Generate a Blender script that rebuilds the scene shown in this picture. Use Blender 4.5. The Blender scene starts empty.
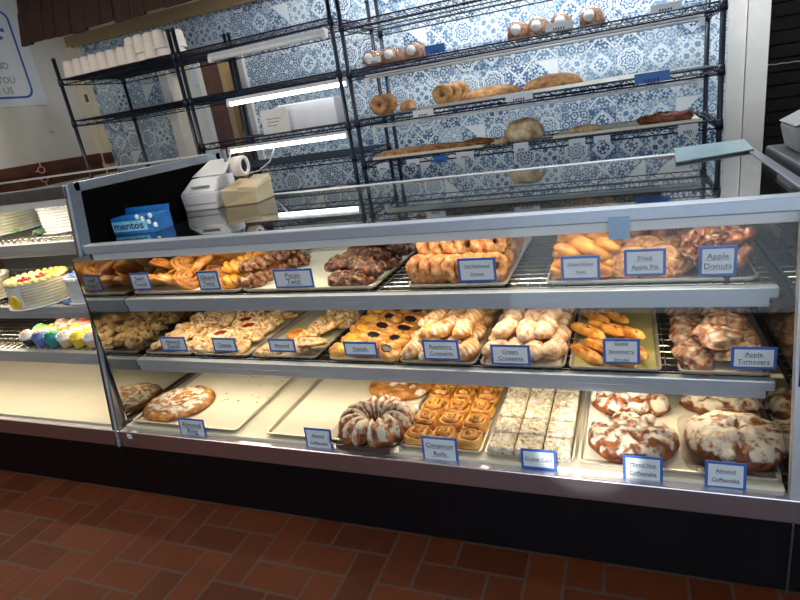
import bpy, bmesh, math, random
from mathutils import Vector, Matrix, noise
C = bpy.context.scene.collection
PI = math.pi
rnd = random.Random(7)
# ------------------------------------------------------------------ camera frame
YAW, PITCH, ROLL, FPX, EYE = -0.41318339, 0.33351267, -0.15700925, 563.101, 1.5
cy, sy, ct, st, cr, sr = math.cos(YAW), math.sin(YAW), math.cos(PITCH), math.sin(PITCH), math.cos(ROLL), math.sin(ROLL)
FW = Vector((sy*ct, cy*ct, -st)); RT = Vector((cy, -sy, 0)); UP = RT.cross(FW)
CR = cr*RT + sr*UP; CU = -sr*RT + cr*UP
def ray(x, y): return CR*((x-400)/FPX) + CU*((300-y)/FPX) + FW
def atz(x, y, z):
    r = ray(x, y); t = (z-EYE)/r.z; return Vector((r.x*t, r.y*t, z))
def aty(x, y, Y):
    r = ray(x, y); t = Y/r.y; return Vector((r.x*t, Y, EYE+r.z*t))
def atx(x, y, X):
    r = ray(x, y); t = X/r.x; return Vector((X, r.y*t, EYE+r.z*t))
cam = bpy.data.cameras.new('camera'); co = bpy.data.objects.new('camera', cam); C.objects.link(co)
cam.sensor_width = 36; cam.lens = FPX/800*36; cam.clip_start = 0.02
mw = Matrix.Identity(4)
for i in range(3):
    mw[i][0] = CR[i]; mw[i][1] = CU[i]; mw[i][2] = -FW[i]
mw[2][3] = EYE
co.matrix_world = mw
bpy.context.scene.camera = co
# ------------------------------------------------------------------ materials
MATS = {}
def newmat(name):
    m = bpy.data.materials.new(name); m.use_nodes = True; MATS[name] = m
    nt = m.node_tree; return m, nt, nt.nodes['Principled BSDF']
def col(c): return (c[0], c[1], c[2], 1)
def L(nt, a, b): nt.links.new(a, b)
def plain(name, c, rough=0.5, metal=0.0, var=0.12, scale=12, bump=0.0, emit=None, coat=0, spec=0.5):
    m, nt, b = newmat(name)
    tc = nt.nodes.new('ShaderNodeTexCoord'); n = nt.nodes.new('ShaderNodeTexNoise')
    n.inputs['Scale'].default_value = scale; n.inputs['Detail'].default_value = 4
    L(nt, tc.outputs['Object'], n.inputs['Vector'])
    r = nt.nodes.new('ShaderNodeValToRGB')
    r.color_ramp.elements[0].position = .3; r.color_ramp.elements[1].position = .7
    r.color_ramp.elements[0].color = col([x*(1-var) for x in c]); r.color_ramp.elements[1].color = col([min(1, x*(1+var)) for x in c])
    L(nt, n.outputs['Fac'], r.inputs['Fac']); L(nt, r.outputs['Color'], b.inputs['Base Color'])
    b.inputs['Roughness'].default_value = rough; b.inputs['Metallic'].default_value = metal
    b.inputs['Coat Weight'].default_value = coat; b.inputs['Specular IOR Level'].default_value = spec
    if bump:
        bp = nt.nodes.new('ShaderNodeBump'); bp.inputs['Strength'].default_value = bump; bp.inputs['Distance'].default_value = .01
        L(nt, n.outputs['Fac'], bp.inputs['Height']); L(nt, bp.outputs['Normal'], b.inputs['Normal'])
    if emit:
        b.inputs['Emission Color'].default_value = col(emit[0]); b.inputs['Emission Strength'].default_value = emit[1]
    return m
def pastry(name, dark, mid, light, top, scale=35, rough=.5, bump=.5, speck=None, edge=.16, coat=.0):
    """baked crust by noise; attribute 'tone' (0..1) brings in the icing / filling colour"""
    dark, mid, light = [tuple(x**g for x in c) for c, g in ((dark, 1.35), (mid, 1.3), (light, 1.25))]; top = tuple(x**1.1 for x in top); coat *= .35; rough = max(rough, .42)
    m, nt, b = newmat(name)
    tc = nt.nodes.new('ShaderNodeTexCoord'); oi = nt.nodes.new('ShaderNodeObjectInfo')
    va = nt.nodes.new('ShaderNodeVectorMath'); va.operation = 'MULTIPLY_ADD'
    va.inputs[1].default_value = (1, 1, 1)
    mul = nt.nodes.new('ShaderNodeMath'); mul.operation = 'MULTIPLY'; mul.inputs[1].default_value = 9
    L(nt, oi.outputs['Random'], mul.inputs[0]); L(nt, tc.outputs['Object'], va.inputs[0]); L(nt, mul.outputs[0], va.inputs[2])
    n = nt.nodes.new('ShaderNodeTexNoise'); n.inputs['Scale'].default_value = scale; n.inputs['Detail'].default_value = 5; n.inputs['Roughness'].default_value = .6
    L(nt, va.outputs[0], n.inputs['Vector'])
    r = nt.nodes.new('ShaderNodeValToRGB'); e = r.color_ramp.elements
    e[0].position = .33; e[0].color = col(dark); e[1].position = .68; e[1].color = col(light)
    k = e.new(.5); k.color = col(mid)
    L(nt, n.outputs['Fac'], r.inputs['Fac'])
    at = nt.nodes.new('ShaderNodeAttribute'); at.attribute_name = 'tone'
    n2 = nt.nodes.new('ShaderNodeTexNoise'); n2.inputs['Scale'].default_value = scale*1.6; n2.inputs['Detail'].default_value = 4
    L(nt, va.outputs[0], n2.inputs['Vector'])
    s1 = nt.nodes.new('ShaderNodeMath'); s1.operation = 'SUBTRACT'; s1.inputs[1].default_value = .5
    L(nt, n2.outputs['Fac'], s1.inputs[0])
    s2 = nt.nodes.new('ShaderNodeMath'); s2.operation = 'MULTIPLY_ADD'; s2.inputs[1].default_value = 1.5
    L(nt, s1.outputs[0], s2.inputs[0]); L(nt, at.outputs['Fac'], s2.inputs[2])
    mr = nt.nodes.new('ShaderNodeMapRange'); mr.inputs['From Min'].default_value = .5-edge; mr.inputs['From Max'].default_value = .5+edge
    L(nt, s2.outputs[0], mr.inputs['Value'])
    mx = nt.nodes.new('ShaderNodeMix'); mx.data_type = 'RGBA'; mx.inputs['B'].default_value = col(top)
    L(nt, mr.outputs['Result'], mx.inputs['Factor']); L(nt, r.outputs['Color'], mx.inputs['A'])
    out = mx.outputs['Result']
    if speck:
        v = nt.nodes.new('ShaderNodeTexVoronoi'); v.inputs['Scale'].default_value = speck[1]
        L(nt, va.outputs[0], v.inputs['Vector'])
        lt = nt.nodes.new('ShaderNodeMath'); lt.operation = 'LESS_THAN'; lt.inputs[1].default_value = speck[2]
        L(nt, v.outputs['Distance'], lt.inputs[0])
        m2 = nt.nodes.new('ShaderNodeMix'); m2.data_type = 'RGBA'; m2.inputs['B'].default_value = col(speck[0])
        L(nt, lt.outputs[0], m2.inputs['Factor']); L(nt, out, m2.inputs['A']); out = m2.outputs['Result']
    L(nt, out, b.inputs['Base Color'])
    b.inputs['Roughness'].default_value = rough; b.inputs['Coat Weight'].default_value = coat; b.inputs['Coat Roughness'].default_value = .2
    bp = nt.nodes.new('ShaderNodeBump'); bp.inputs['Strength'].default_value = bump; bp.inputs['Distance'].default_value = .006
    L(nt, n2.outputs['Fac'], bp.inputs['Height']); L(nt, bp.outputs['Normal'], b.inputs['Normal'])
    return m
def glass(name, tint=(1, 1, 1), ior=1.5, rough=0.0, extra=0.0):
    m = bpy.data.materials.new(name); m.use_nodes = True; nt = m.node_tree; nt.nodes.clear()
    o = nt.nodes.new('ShaderNodeOutputMaterial'); mx = nt.nodes.new('ShaderNodeMixShader')
    t = nt.nodes.new('ShaderNodeBsdfTransparent'); t.inputs['Color'].default_value = col(tint)
    g = nt.nodes.new('ShaderNodeBsdfGlossy'); g.inputs['Roughness'].default_value = rough
    X.nt = nt; ge = nt.nodes.new('ShaderNodeNewGeometry'); dt = nt.nodes.new('ShaderNodeVectorMath'); dt.operation = 'DOT_PRODUCT'
    L(nt, ge.outputs['Normal'], dt.inputs[0]); L(nt, ge.outputs['Incoming'], dt.inputs[1])
    r0 = ((ior-1)/(ior+1))**2; fz = X.m('POWER', 1 - ab(X(dt.outputs['Value'])), 5.0)*(1-r0) + r0
    a = nt.nodes.new('ShaderNodeMath'); a.operation = 'ADD'; a.inputs[1].default_value = extra; a.use_clamp = True
    L(nt, fz.o, a.inputs[0]); L(nt, a.outputs[0], mx.inputs['Fac'])
    L(nt, t.outputs[0], mx.inputs[1]); L(nt, g.outputs[0], mx.inputs[2]); L(nt, mx.outputs[0], o.inputs['Surface'])
    return m
class X:      # tiny expression wrapper round math nodes
    nt = None
    def __init__(s, o): s.o = o
    @staticmethod
    def m(op, *a):
        n = X.nt.nodes.new('ShaderNodeMath'); n.operation = op
        for i, v in enumerate(a):
            if isinstance(v, X): X.nt.links.new(v.o, n.inputs[i])
            else: n.inputs[i].default_value = v
        return X(n.outputs[0])
    def __add__(s, b): return X.m('ADD', s, b)
    def __sub__(s, b): return X.m('SUBTRACT', s, b)
    def __rsub__(s, b): return X.m('SUBTRACT', b, s)
    def __mul__(s, b): return X.m('MULTIPLY', s, b)
    def __gt__(s, b): return X.m('GREATER_THAN', s, b)
    def __lt__(s, b): return X.m('LESS_THAN', s, b)
    __radd__ = __add__; __rmul__ = __mul__
def fl(a): return X.m('FLOOR', a)
def fr(a): return X.m('FRACT', a)
def ab(a): return X.m('ABSOLUTE', a)
def sn(a): return X.m('SINE', a)
def cs(a): return X.m('COSINE', a)
def mn(a, b): return X.m('MINIMUM', a, b)
def mxx(a, b): return X.m('MAXIMUM', a, b)
def sq(a): return X.m('SQRT', a)
def lerp(a, b, f): return a + (b - a)*f
def sel(f, a, b): return b + (a - b)*f       # f ? a : b
def tile_material():
    m, nt, b = newmat('patchwork_tile'); X.nt = nt
    tc = nt.nodes.new('ShaderNodeTexCoord'); sp = nt.nodes.new('ShaderNodeSeparateXYZ'); L(nt, tc.outputs['Object'], sp.inputs[0])
    T = .163
    x = X(sp.outputs[0])*(1/T) + .41; z = X(sp.outputs[2])*(1/T) + .1
    i, j = fl(x), fl(z)
    cb = nt.nodes.new('ShaderNodeCombineXYZ'); L(nt, i.o, cb.inputs[0]); L(nt, j.o, cb.inputs[1])
    wn = nt.nodes.new('ShaderNodeTexWhiteNoise'); wn.noise_dimensions = '2D'; L(nt, cb.outputs[0], wn.inputs['Vector'])
    sc = nt.nodes.new('ShaderNodeSeparateColor'); L(nt, wn.outputs['Color'], sc.inputs[0])
    rA, rB, rC = X(sc.outputs[0]), X(sc.outputs[1]), X(sc.outputs[2])
    u = fr(x)*2 - 1; v = fr(z)*2 - 1
    flip = rB > .5
    u = u*(1 - 2*flip)
    au, av = ab(u), ab(v)
    d = au + av; r = sq(u*u + v*v)
    def band(q, a, w): return ab(q - a) < w
    fine = mn(mxx(sn(u*15 + sn(v*9)*1.5)*sn(v*15 + sn(u*9)*1.5)*1.6 + .5, 0.0), 1.0)
    ang = X.m('ARCTAN2', v, u)
    # values: 0 white .. 1 dark blue
    m1 = sel(band(d, .74, .13), X(fine.o)*0 + .04, sel(d < .61, sel(d < .18, fine*0 + .85, fine*.95 + .1), fine*.5 + .45))
    m1 = sel(band(d, .74, .03), fine*0 + .45, m1)
    oc = mxx(mxx(au, av), d*.72)
    m2 = sel(band(oc, .8, .06), fine*0 + .05, sel(oc < .72, sn(oc*26 + cs(ang*8)*1.4)*.5 + .5, fine*.7 + .2))
    m3 = sel((u + v) > .35, fine*0 + .05, fine*.75 + .2)
    qu = au - .36; qv = av - .36; pd = sq(qu*qu + qv*qv)
    m4 = sel(pd < .17, fine*.2 + .75, sel(band(pd, .27, .05), fine*0 + .2, fine*.8 + .05))
    cu = fr(u*1.5 + .5)*2 - 1; cv = fr(v*1.5 + .5)*2 - 1; rc = sq(cu*cu + cv*cv)
    m5 = sel(band(rc, .75, .12), fine*0 + .85, sel(rc < .3, fine*0 + .6, fine*.55 + .05))
    m6 = sel(band(au - av, 0.0, .1), fine*0 + .08, sel(band(r, .62, .1), fine*0 + .85, fine*.85 + .1))
    val = m1
    for t, q in ((.17, m2), (.42, m3), (.53, m4), (.68, m5), (.83, m6)):
        val = sel(rA > t, q, val)
    nz = nt.nodes.new('ShaderNodeTexNoise'); nz.inputs['Scale'].default_value = 70; L(nt, tc.outputs['Object'], nz.inputs['Vector'])
    val = val*(.62 + rC*.5) + (X(nz.outputs['Fac']) - .5)*.35
    rp = nt.nodes.new('ShaderNodeValToRGB'); e = rp.color_ramp.elements
    e[0].position = .08; e[0].color = (.74, .80, .82, 1); e[1].position = 1.0; e[1].color = (.04, .085, .19, 1)
    for p, c in ((.3, (.50, .62, .70, 1)), (.62, (.17, .30, .46, 1))):
        k = e.new(p); k.color = c
    L(nt, val.o, rp.inputs['Fac'])
    edge = mxx(ab(fr(x)*2 - 1), ab(fr(z)*2 - 1)) > .972
    mx = nt.nodes.new('ShaderNodeMix'); mx.data_type = 'RGBA'; mx.inputs['B'].default_value = (.5, .53, .56, 1)
    L(nt, edge.o, mx.inputs['Factor']); L(nt, rp.outputs['Color'], mx.inputs['A']); L(nt, mx.outputs['Result'], b.inputs['Base Color'])
    b.inputs['Roughness'].default_value = .35
    return m
def floor_material():
    m, nt, b = newmat('quarry_tile_herringbone'); X.nt = nt
    tc = nt.nodes.new('ShaderNodeTexCoord'); sp = nt.nodes.new('ShaderNodeSeparateXYZ'); L(nt, tc.outputs['Object'], sp.inputs[0])
    T = .1195
    x = X(sp.outputs[0])*(1/T) + 40.75; y = X(sp.outputs[1])*(1/T) + 40.35
    i, j = fl(x), fl(y); fx, fy = fr(x), fr(y)
    k = X.m('FLOORED_MODULO', i - j + .5, 4.0)   # 0..4
    k0 = k < 1; k1 = (k > 1)*(k < 2); k2 = (k > 2)*(k < 3); k3 = k > 3
    dl, dr, db, dt = fx, 1 - fx, fy, 1 - fy
    BIG = 5.0
    d = mn(mn(dl + k1*BIG, dr + k0*BIG), mn(db + k2*BIG, dt + k3*BIG))
    g = d < .045
    bi = i - k1; bj = j - k2
    cb = nt.nodes.new('ShaderNodeCombineXYZ'); L(nt, bi.o, cb.inputs[0]); L(nt, bj.o, cb.inputs[1])
    wn = nt.nodes.new('ShaderNodeTexWhiteNoise'); wn.noise_dimensions = '2D'; L(nt, cb.outputs[0], wn.inputs['Vector'])
    nz = nt.nodes.new('ShaderNodeTexNoise'); nz.inputs['Scale'].default_value = 14; nz.inputs['Detail'].default_value = 6; L(nt, tc.outputs['Object'], nz.inputs['Vector'])
    val = X(wn.outputs['Value'])*.55 + X(nz.outputs['Fac'])*.5
    rp = nt.nodes.new('ShaderNodeValToRGB'); e = rp.color_ramp.elements
    e[0].position = .1; e[0].color = (.05, .0105, .003, 1); e[1].position = .9; e[1].color = (.115, .027, .007, 1)
    L(nt, val.o, rp.inputs['Fac'])
    mx = nt.nodes.new('ShaderNodeMix'); mx.data_type = 'RGBA'; mx.inputs['B'].default_value = (.075, .045, .035, 1)
    L(nt, g.o, mx.inputs['Factor']); L(nt, rp.outputs['Color'], mx.inputs['A']); L(nt, mx.outputs['Result'], b.inputs['Base Color'])
    b.inputs['Roughness'].default_value = .6; b.inputs['Specular IOR Level'].default_value = .2
    bp = nt.nodes.new('ShaderNodeBump'); bp.inputs['Strength'].default_value = .6; bp.inputs['Distance'].default_value = .004
    h = (1 - g) + X(nz.outputs['Fac'])*.2
    L(nt, h.o, bp.inputs['Height']); L(nt, bp.outputs['Normal'], b.inputs['Normal'])
    return m
M = dict(
 tile=tile_material(), floor=floor_material(),
 wall=plain('painted_wall', (.7, .68, .62), .7, var=.03, scale=3),
 cream=plain('cream_paint', (.74, .66, .5), .6, var=.04, scale=5),
 tan=plain('tan_trim_paint', (.36, .25, .13), .6, var=.06),
 white_trim=plain('white_trim_paint', (.72, .7, .66), .5, var=.04),
 ceil=plain('ceiling_paint', (.75, .72, .66), .8, var=.02),
 brownwood=plain('dark_brown_wood', (.1, .035, .015), .5, var=.35, scale=9),
 shake=plain('brown_roof_shake', (.028, .008, .004), .75, var=.4, scale=20, bump=.4),
 alu=plain('brushed_aluminium', (.56, .59, .64), .32, .55, var=.05, scale=40),
 railalu=plain('brushed_rail_metal', (.6, .56, .62), .28, .93, var=.04, scale=40),
 shelfalu=plain('pale_shelf_aluminium', (.5, .56, .64), .38, .5, var=.03, scale=40),
 alud=plain('satin_dark_aluminium', (.3, .32, .36), .35, 1, var=.05, scale=40),
 steel=plain('chrome_wire', (.8, .78, .72), .25, 1, var=.03),
 black=plain('black_laminate', (.005, .0045, .006), .4, var=.2, spec=.25),
 blackin=plain('matt_black_panel', (.002, .002, .002), .9, var=.1, spec=.02),
 rack=plain('dark_blue_black_epoxy_wire', (.012, .018, .035), .3, .2, var=.2),
 house=plain('light_housing_paint', (.7, .7, .7), .45, var=.02),
 enamel=plain('cream_enamel', (.8, .74, .6), .4, var=.03, scale=6),
 tray=plain('sheet_pan_aluminium', (.62, .58, .5), .35, .7, var=.12, scale=14),
 liner=plain('cream_parchment', (.8, .74, .6), .6, var=.04, scale=10, bump=.1),
 oliner=plain('olive_yellow_parchment', (.42, .38, .14), .55, var=.08, scale=14),
 gliner=plain('grey_green_parchment', (.5, .5, .38), .6, var=.08, scale=10),
 shelfpan=plain('dark_shelf_pan', (.03, .03, .03), .5, var=.2),
 doors=plain('grey_sliding_door', (.16, .17, .17), .3, .3, var=.1),
 blue=plain('blue_card_border', (.03, .13, .48), .5, var=.06),
 card=plain('white_card', (.74, .78, .84), .6, var=.02),
 ink=plain('dark_ink', (.02, .03, .08), .6, var=.1),
 foam=plain('white_foam', (.78, .72, .68), .6, var=.03, scale=30),
 bwhite=plain('off_white_plastic', (.62, .64, .66), .4, var=.03),
 grey=plain('grey_plastic', (.22, .23, .24), .45, var=.08),
 tanp=plain('tan_plastic', (.5, .4, .25), .5, var=.05),
 box=plain('white_cardboard', (.6, .6, .62), .7, var=.03),
 sky=plain('candy_box_blue', (.012, .13, .42), .35, var=.25, scale=30),
 skyl=plain('candy_box_light_blue', (.2, .55, .8), .35, var=.15, scale=40),
 bubble=plain('candy_box_white', (.75, .85, .9), .4, var=.05),
 film=plain('pale_blue_film', (.2, .3, .34), .3, var=.15, scale=30),
 tape=plain('pale_blue_tape', (.35, .5, .68), .4, var=.05),
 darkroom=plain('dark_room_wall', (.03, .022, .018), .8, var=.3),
 counter=plain('dark_grey_counter', (.06, .065, .075), .35, var=.2),
 paper=plain('printed_paper', (.72, .72, .7), .7, var=.08, scale=60),
 tube=plain('lit_fluorescent_tube', (1, 1, 1), .4, var=0, emit=((.88, .95, 1), 9)),
 warmtube=plain('lit_warm_tube', (1, 1, 1), .4, var=0, emit=((1, .82, .56), 9)),
 offtube=plain('unlit_fluorescent_fixture', (.75, .78, .8), .4, var=.03),
)
M['glass'] = glass('clear_display_glass', (.98, .985, .98), 1.25)
M['topglass'] = glass('top_glass', (.78, .82, .81), 1.5, 0.0, .12)
M['clam'] = glass('clear_plastic', (.95, .95, .95), 1.35, .08, .02)
m, nt, b = newmat('end_mirror'); b.inputs['Base Color'].default_value = (.36, .36, .34, 1); b.inputs['Metallic'].default_value = 1; b.inputs['Roughness'].default_value = .06
M['mirror'] = m
# pastries
P = dict(
 sugar=pastry('sugared_brown_donut', (.26, .09, .02), (.46, .2, .06), (.6, .32, .13), (.68, .47, .27), 40, .6, .5, edge=.3),
 glaze=pastry('orange_glazed_dough', (.36, .13, .02), (.58, .29, .06), (.7, .42, .12), (.72, .52, .24), 18, .3, .3, coat=.35),
 pie=pastry('fried_pie_crust', (.2, .07, .015), (.38, .17, .05), (.5, .27, .1), (.62, .45, .26), 60, .6, .7, edge=.3),
 fritter=pastry('dark_glazed_fritter', (.06, .015, .006), (.2, .06, .016), (.38, .14, .045), (.5, .3, .16), 30, .3, .9, coat=.3),
 dark=pastry('dark_chocolate_nut_cluster', (.03, .012, .008), (.1, .03, .015), (.28, .1, .045), (.5, .28, .12), 45, .3, .9, coat=.4, edge=.2),
 danish=pastry('golden_swirl_danish', (.42, .16, .03), (.62, .31, .075), (.75, .46, .14), (.3, .09, .02), 16, .35, .4, coat=.25),
 ytwist=pastry('yellow_glazed_twist', (.6, .27, .04), (.78, .42, .07), (.85, .55, .15), (.33, .1, .05), 22, .3, .5, coat=.3, edge=.1),
 flake=pastry('almond_flake_danish', (.4, .16, .03), (.65, .34, .09), (.8, .54, .22), (.8, .68, .46), 45, .5, .8, edge=.2),
 oval=pastry('golden_danish_crust', (.45, .18, .03), (.66, .34, .08), (.78, .5, .17), (.78, .62, .38), 25, .4, .4, edge=.2),
 powder=pastry('sugar_dusted_roll', (.42, .17, .05), (.62, .32, .12), (.76, .5, .27), (.8, .7, .58), 40, .65, .3, edge=.3),
 croi=pastry('golden_croissant', (.42, .16, .03), (.64, .33, .08), (.8, .5, .18), (.85, .75, .6), 22, .4, .3, edge=.25),
 strudel=pastry('golden_strudel', (.5, .2, .04), (.72, .38, .09), (.84, .56, .22), (.3, .04, .02), 26, .35, .4, coat=.25, edge=.12),
 turn=pastry('glazed_brown_turnover', (.12, .04, .012), (.3, .11, .03), (.46, .2, .06), (.52, .42, .34), 26, .3, .5, coat=.3, edge=.4),
 roll=pastry('cinnamon_roll', (.45, .19, .04), (.68, .37, .1), (.82, .55, .2), (.2, .07, .025), 30, .4, .5, edge=.15),
 crumb=pastry('powdered_crumb_cake', (.34, .22, .12), (.7, .6, .44), (.86, .82, .72), (.85, .82, .77), 85, .7, 1.0, edge=.3),
 iced=pastry('white_iced_coffeecake', (.1, .03, .01), (.27, .09, .025), (.42, .17, .05), (.62, .55, .45), 34, .35, .8, coat=.3, edge=.16),
 ring=pastry('flat_almond_coffeecake', (.3, .12, .03), (.52, .26, .08), (.68, .42, .17), (.82, .76, .66), 26, .45, .7, edge=.12),
 bread=pastry('brown_crust_bread', (.34, .16, .06), (.54, .31, .14), (.68, .46, .24), (.75, .62, .42), 30, .6, .5),
 torn=pastry('pale_crackled_bread', (.48, .3, .14), (.75, .6, .4), (.88, .8, .64), (.82, .78, .66), 22, .6, .6, edge=.2),
 bag=pastry('bagged_rolls', (.2, .1, .06), (.36, .2, .12), (.5, .33, .22), (.6, .5, .42), 30, .35, .4),
 cake=pastry('ivory_buttercream', (.68, .6, .42), (.76, .7, .54), (.82, .78, .66), (.4, .16, .06), 12, .5, .2),
 wcake=pastry('white_buttercream', (.68, .7, .72), (.76, .77, .78), (.84, .84, .84), (.8, .7, .3), 12, .5, .2),
)
for nm, c in dict(jam=(.24, .012, .008), prune=(.015, .006, .01), custard=(.86, .5, .05), yel=(.85, .62, .05), lemon=(.85, .78, .3), red=(.65, .02, .03), orange=(.85, .3, .05), green=(.13, .5, .1), teal=(.02, .3, .32), bluef=(.12, .22, .55), pink=(.85, .45, .45), leaf=(.05, .09, .05), peach=(.85, .6, .42), whitef=(.8, .8, .8), lgreen=(.35, .75, .25), cupb=(.05, .03, .03), nutf=(.7, .5, .28), cinn=(.2, .07, .025)).items():
    P[nm] = plain('icing_'+nm if nm not in ('jam', 'prune', 'custard') else nm+'_filling', c, .35, var=.15, scale=60, bump=.1)
# ------------------------------------------------------------------ mesh tools
class MB:
    def __init__(s): s.v = []; s.f = []; s.t = []; s.sm = []
    def add(s, vs, fs, tones=None, smooth=False):
        o = len(s.v); s.v += [Vector(p) for p in vs]; s.t += list(tones) if tones else [0.0]*len(vs)
        for f in fs: s.f.append(tuple(i+o for i in f)); s.sm.append(smooth)
        return s
    def box(s, x0, x1, y0, y1, z0, z1, tone=0.0):
        vs = [(x, y, z) for x in (x0, x1) for y in (y0, y1) for z in (z0, z1)]
        return s.add(vs, [(0, 1, 3, 2), (4, 6, 7, 5), (0, 4, 5, 1), (2, 3, 7, 6), (0, 2, 6, 4), (1, 5, 7, 3)], [tone]*8)
    def hexa(s, b, t):      # bottom quad, top quad (same winding)
        return s.add(list(b)+list(t), [(3, 2, 1, 0), (4, 5, 6, 7), (0, 1, 5, 4), (1, 2, 6, 5), (2, 3, 7, 6), (3, 0, 4, 7)])
    def prism(s, pts, d):   # polygon extruded by vector d
        n = len(pts); d = Vector(d); a = [Vector(p) for p in pts]
        return s.add(a+[p+d for p in a], [tuple(range(n))[::-1], tuple(range(n, 2*n))]+[(i, (i+1) % n, (i+1) % n+n, i+n) for i in range(n)])
    def tube(s, pts, r, n=6, closed=False, rf=None, tones=None, smooth=True):
        pts = [Vector(p) for p in pts]; k = len(pts); vs = []; fs = []; tn = []
        up = None
        for i, p in enumerate(pts):
            a = pts[i-1] if (i or closed) else p; c = pts[(i+1) % k] if (i < k-1 or closed) else p
            t = (c-a).normalized()
            if up is None: up = Vector((0, 0, 1)) if abs(t.z) < .9 else Vector((1, 0, 0))
            x = t.cross(up).normalized(); y = x.cross(t).normalized(); up = y
            for j in range(n):
                th = 2*PI*j/n; q = (rf(i/(k-1), th) if rf else 1)*r
                vs.append(p+(x*math.cos(th)+y*math.sin(th))*q); tn.append(tones(i/(k-1), th) if tones else 0)
        for i in range(k if closed else k-1):
            for j in range(n):
                a = i*n+j; b = i*n+(j+1) % n; c = ((i+1) % k)*n+(j+1) % n; d = ((i+1) % k)*n+j
                fs.append((a, b, c, d))
        if not closed: fs += [tuple(range(n))[::-1], tuple(range((k-1)*n, k*n))]
        return s.add(vs, fs, tn, smooth)
    def rod(s, a, b, r, n=4): return s.tube([a, b], r, n, smooth=False)
    def lathe(s, prof, n=20, c=(0, 0, 0), rf=None, tones=None):
        vs = []; fs = []; tn = []
        for r, z in prof:
            for j in range(n):
                th = 2*PI*j/n; q = r*(rf(th, z) if rf else 1)
                vs.append((c[0]+q*math.cos(th), c[1]+q*math.sin(th), c[2]+z)); tn.append(tones(z) if tones else 0)
        k = len(prof)
        for i in range(k-1):
            for j in range(n): fs.append((i*n+j, i*n+(j+1) % n, (i+1)*n+(j+1) % n, (i+1)*n+j))
        fs += [tuple(range(n))[::-1], tuple(range((k-1)*n, k*n))]
        return s.add(vs, fs, tn, True)
    def dome(s, R, h, out=None, top=None, tone=None, p=2.6, nr=12, ns=36, base=.3, sx=1, sy=1, jit=0, jf=30, hole=0, under=.9):
        """loaf / cake: polar height field with a bulging rim and flat underside"""
        vs = []; fs = []; tn = []
        for i in range(nr+1):
            q = i/nr; sN = hole+(1-hole)*q
            for j in range(ns):
                th = 2*PI*j/ns; rr = R*sN*(out(th) if out else 1)
                w = abs(2*q-1) if hole else q
                z = h*(base+(1-base)*max(0, 1-w**p)**.5)
                if top: z += top(sN, th)
                x, y = rr*math.cos(th)*sx, rr*math.sin(th)*sy
                if jit:
                    nv = noise.noise_vector(Vector((x*jf+R*7, y*jf, z*jf+h*31)))*jit
                    x += nv.x; y += nv.y; z += nv.z
                vs.append((x, y, max(z, .002))); tn.append(tone(sN, th, z) if tone else 0)
        o = (nr+1)*ns
        for j in range(ns):
            th = 2*PI*j/ns; rr = R*(out(th) if out else 1)
            vs.append((rr*1.02*math.cos(th)*sx, rr*1.02*math.sin(th)*sy, h*base*.5)); tn.append(0)
        for j in range(ns):
            th = 2*PI*j/ns; rr = R*under*(out(th) if out else 1)
            vs.append((rr*math.cos(th)*sx, rr*math.sin(th)*sy, 0)); tn.append(0)
        for i in range(nr+2):
            for j in range(ns): fs.append((i*ns+j, (i+1)*ns+j, (i+1)*ns+(j+1) % ns, i*ns+(j+1) % ns)[::-1] if False else (i*ns+j, (i+1)*ns+j, (i+1)*ns+(j+1) % ns, i*ns+(j+1) % ns))
        a = (nr+2)*ns
        if hole:
            k = len(vs)
            for j in range(ns):
                th = 2*PI*j/ns; rr = R*hole*1.05*(out(th) if out else 1); vs.append((rr*math.cos(th)*sx, rr*math.sin(th)*sy, 0)); tn.append(0)
            for j in range(ns):
                fs.append((a+j, k+j, k+(j+1) % ns, a+(j+1) % ns)); fs.append((k+j, j, (j+1) % ns, k+(j+1) % ns))
        else: fs.append(tuple(range(a, a+ns))[::-1])
        return s.add(vs, fs, tn, True)
    def rect_field(s, sx, sy, h, nx, ny, top, tone=None):
        """flat-bottomed block whose top follows top(x,y)"""
        vs = []; tn = []; fs = []
        for j in range(ny+1):
            for i in range(nx+1):
                x = -sx/2+sx*i/nx; y = -sy/2+sy*j/ny; e = (i in (0, nx)) or (j in (0, ny))
                z = h*(.75 if e else 1)+top(x, y); vs.append((x, y, z)); tn.append(tone(x, y) if tone else 0)
        g = lambda i, j: j*(nx+1)+i
        for j in range(ny):
            for i in range(nx): fs.append((g(i, j), g(i+1, j), g(i+1, j+1), g(i, j+1)))
        loop = [g(i, 0) for i in range(nx)]+[g(nx, j) for j in range(ny)]+[g(i, ny) for i in range(nx, 0, -1)]+[g(0, j) for j in range(ny, 0, -1)]
        o = len(vs)
        for k in loop: vs.append((vs[k][0], vs[k][1], 0)); tn.append(0)
        n = len(loop)
        for q in range(n): fs.append((o+q, o+(q+1) % n, loop[(q+1) % n], loop[q]))
        fs.append(tuple(range(o, o+n))[::-1])
        return s.add(vs, fs, tn, True)
    def xf(s, mat, i0=0):
        for i in range(i0, len(s.v)): s.v[i] = mat @ s.v[i]
        return s
    def build(s, name, mat, parent=None, loc=None, rot=None, bevel=0, seg=2):
        me = bpy.data.meshes.new(name); me.from_pydata([tuple(v) for v in s.v], [], s.f)
        if any(s.t):
            a = me.attributes.new('tone', 'FLOAT', 'POINT'); a.data.foreach_set('value', s.t)
        me.polygons.foreach_set('use_smooth', s.sm)
        bm = bmesh.new(); bm.from_mesh(me)
        if bevel: bmesh.ops.bevel(bm, geom=list(bm.edges), offset=bevel, segments=seg, profile=.5, affect='EDGES', clamp_overlap=True)
        bmesh.ops.recalc_face_normals(bm, faces=bm.faces); bm.to_mesh(me); bm.free()
        me.materials.append(mat if not isinstance(mat, str) else (M.get(mat) or P.get(mat)))
        o = bpy.data.objects.new(name, me); C.objects.link(o)
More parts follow.
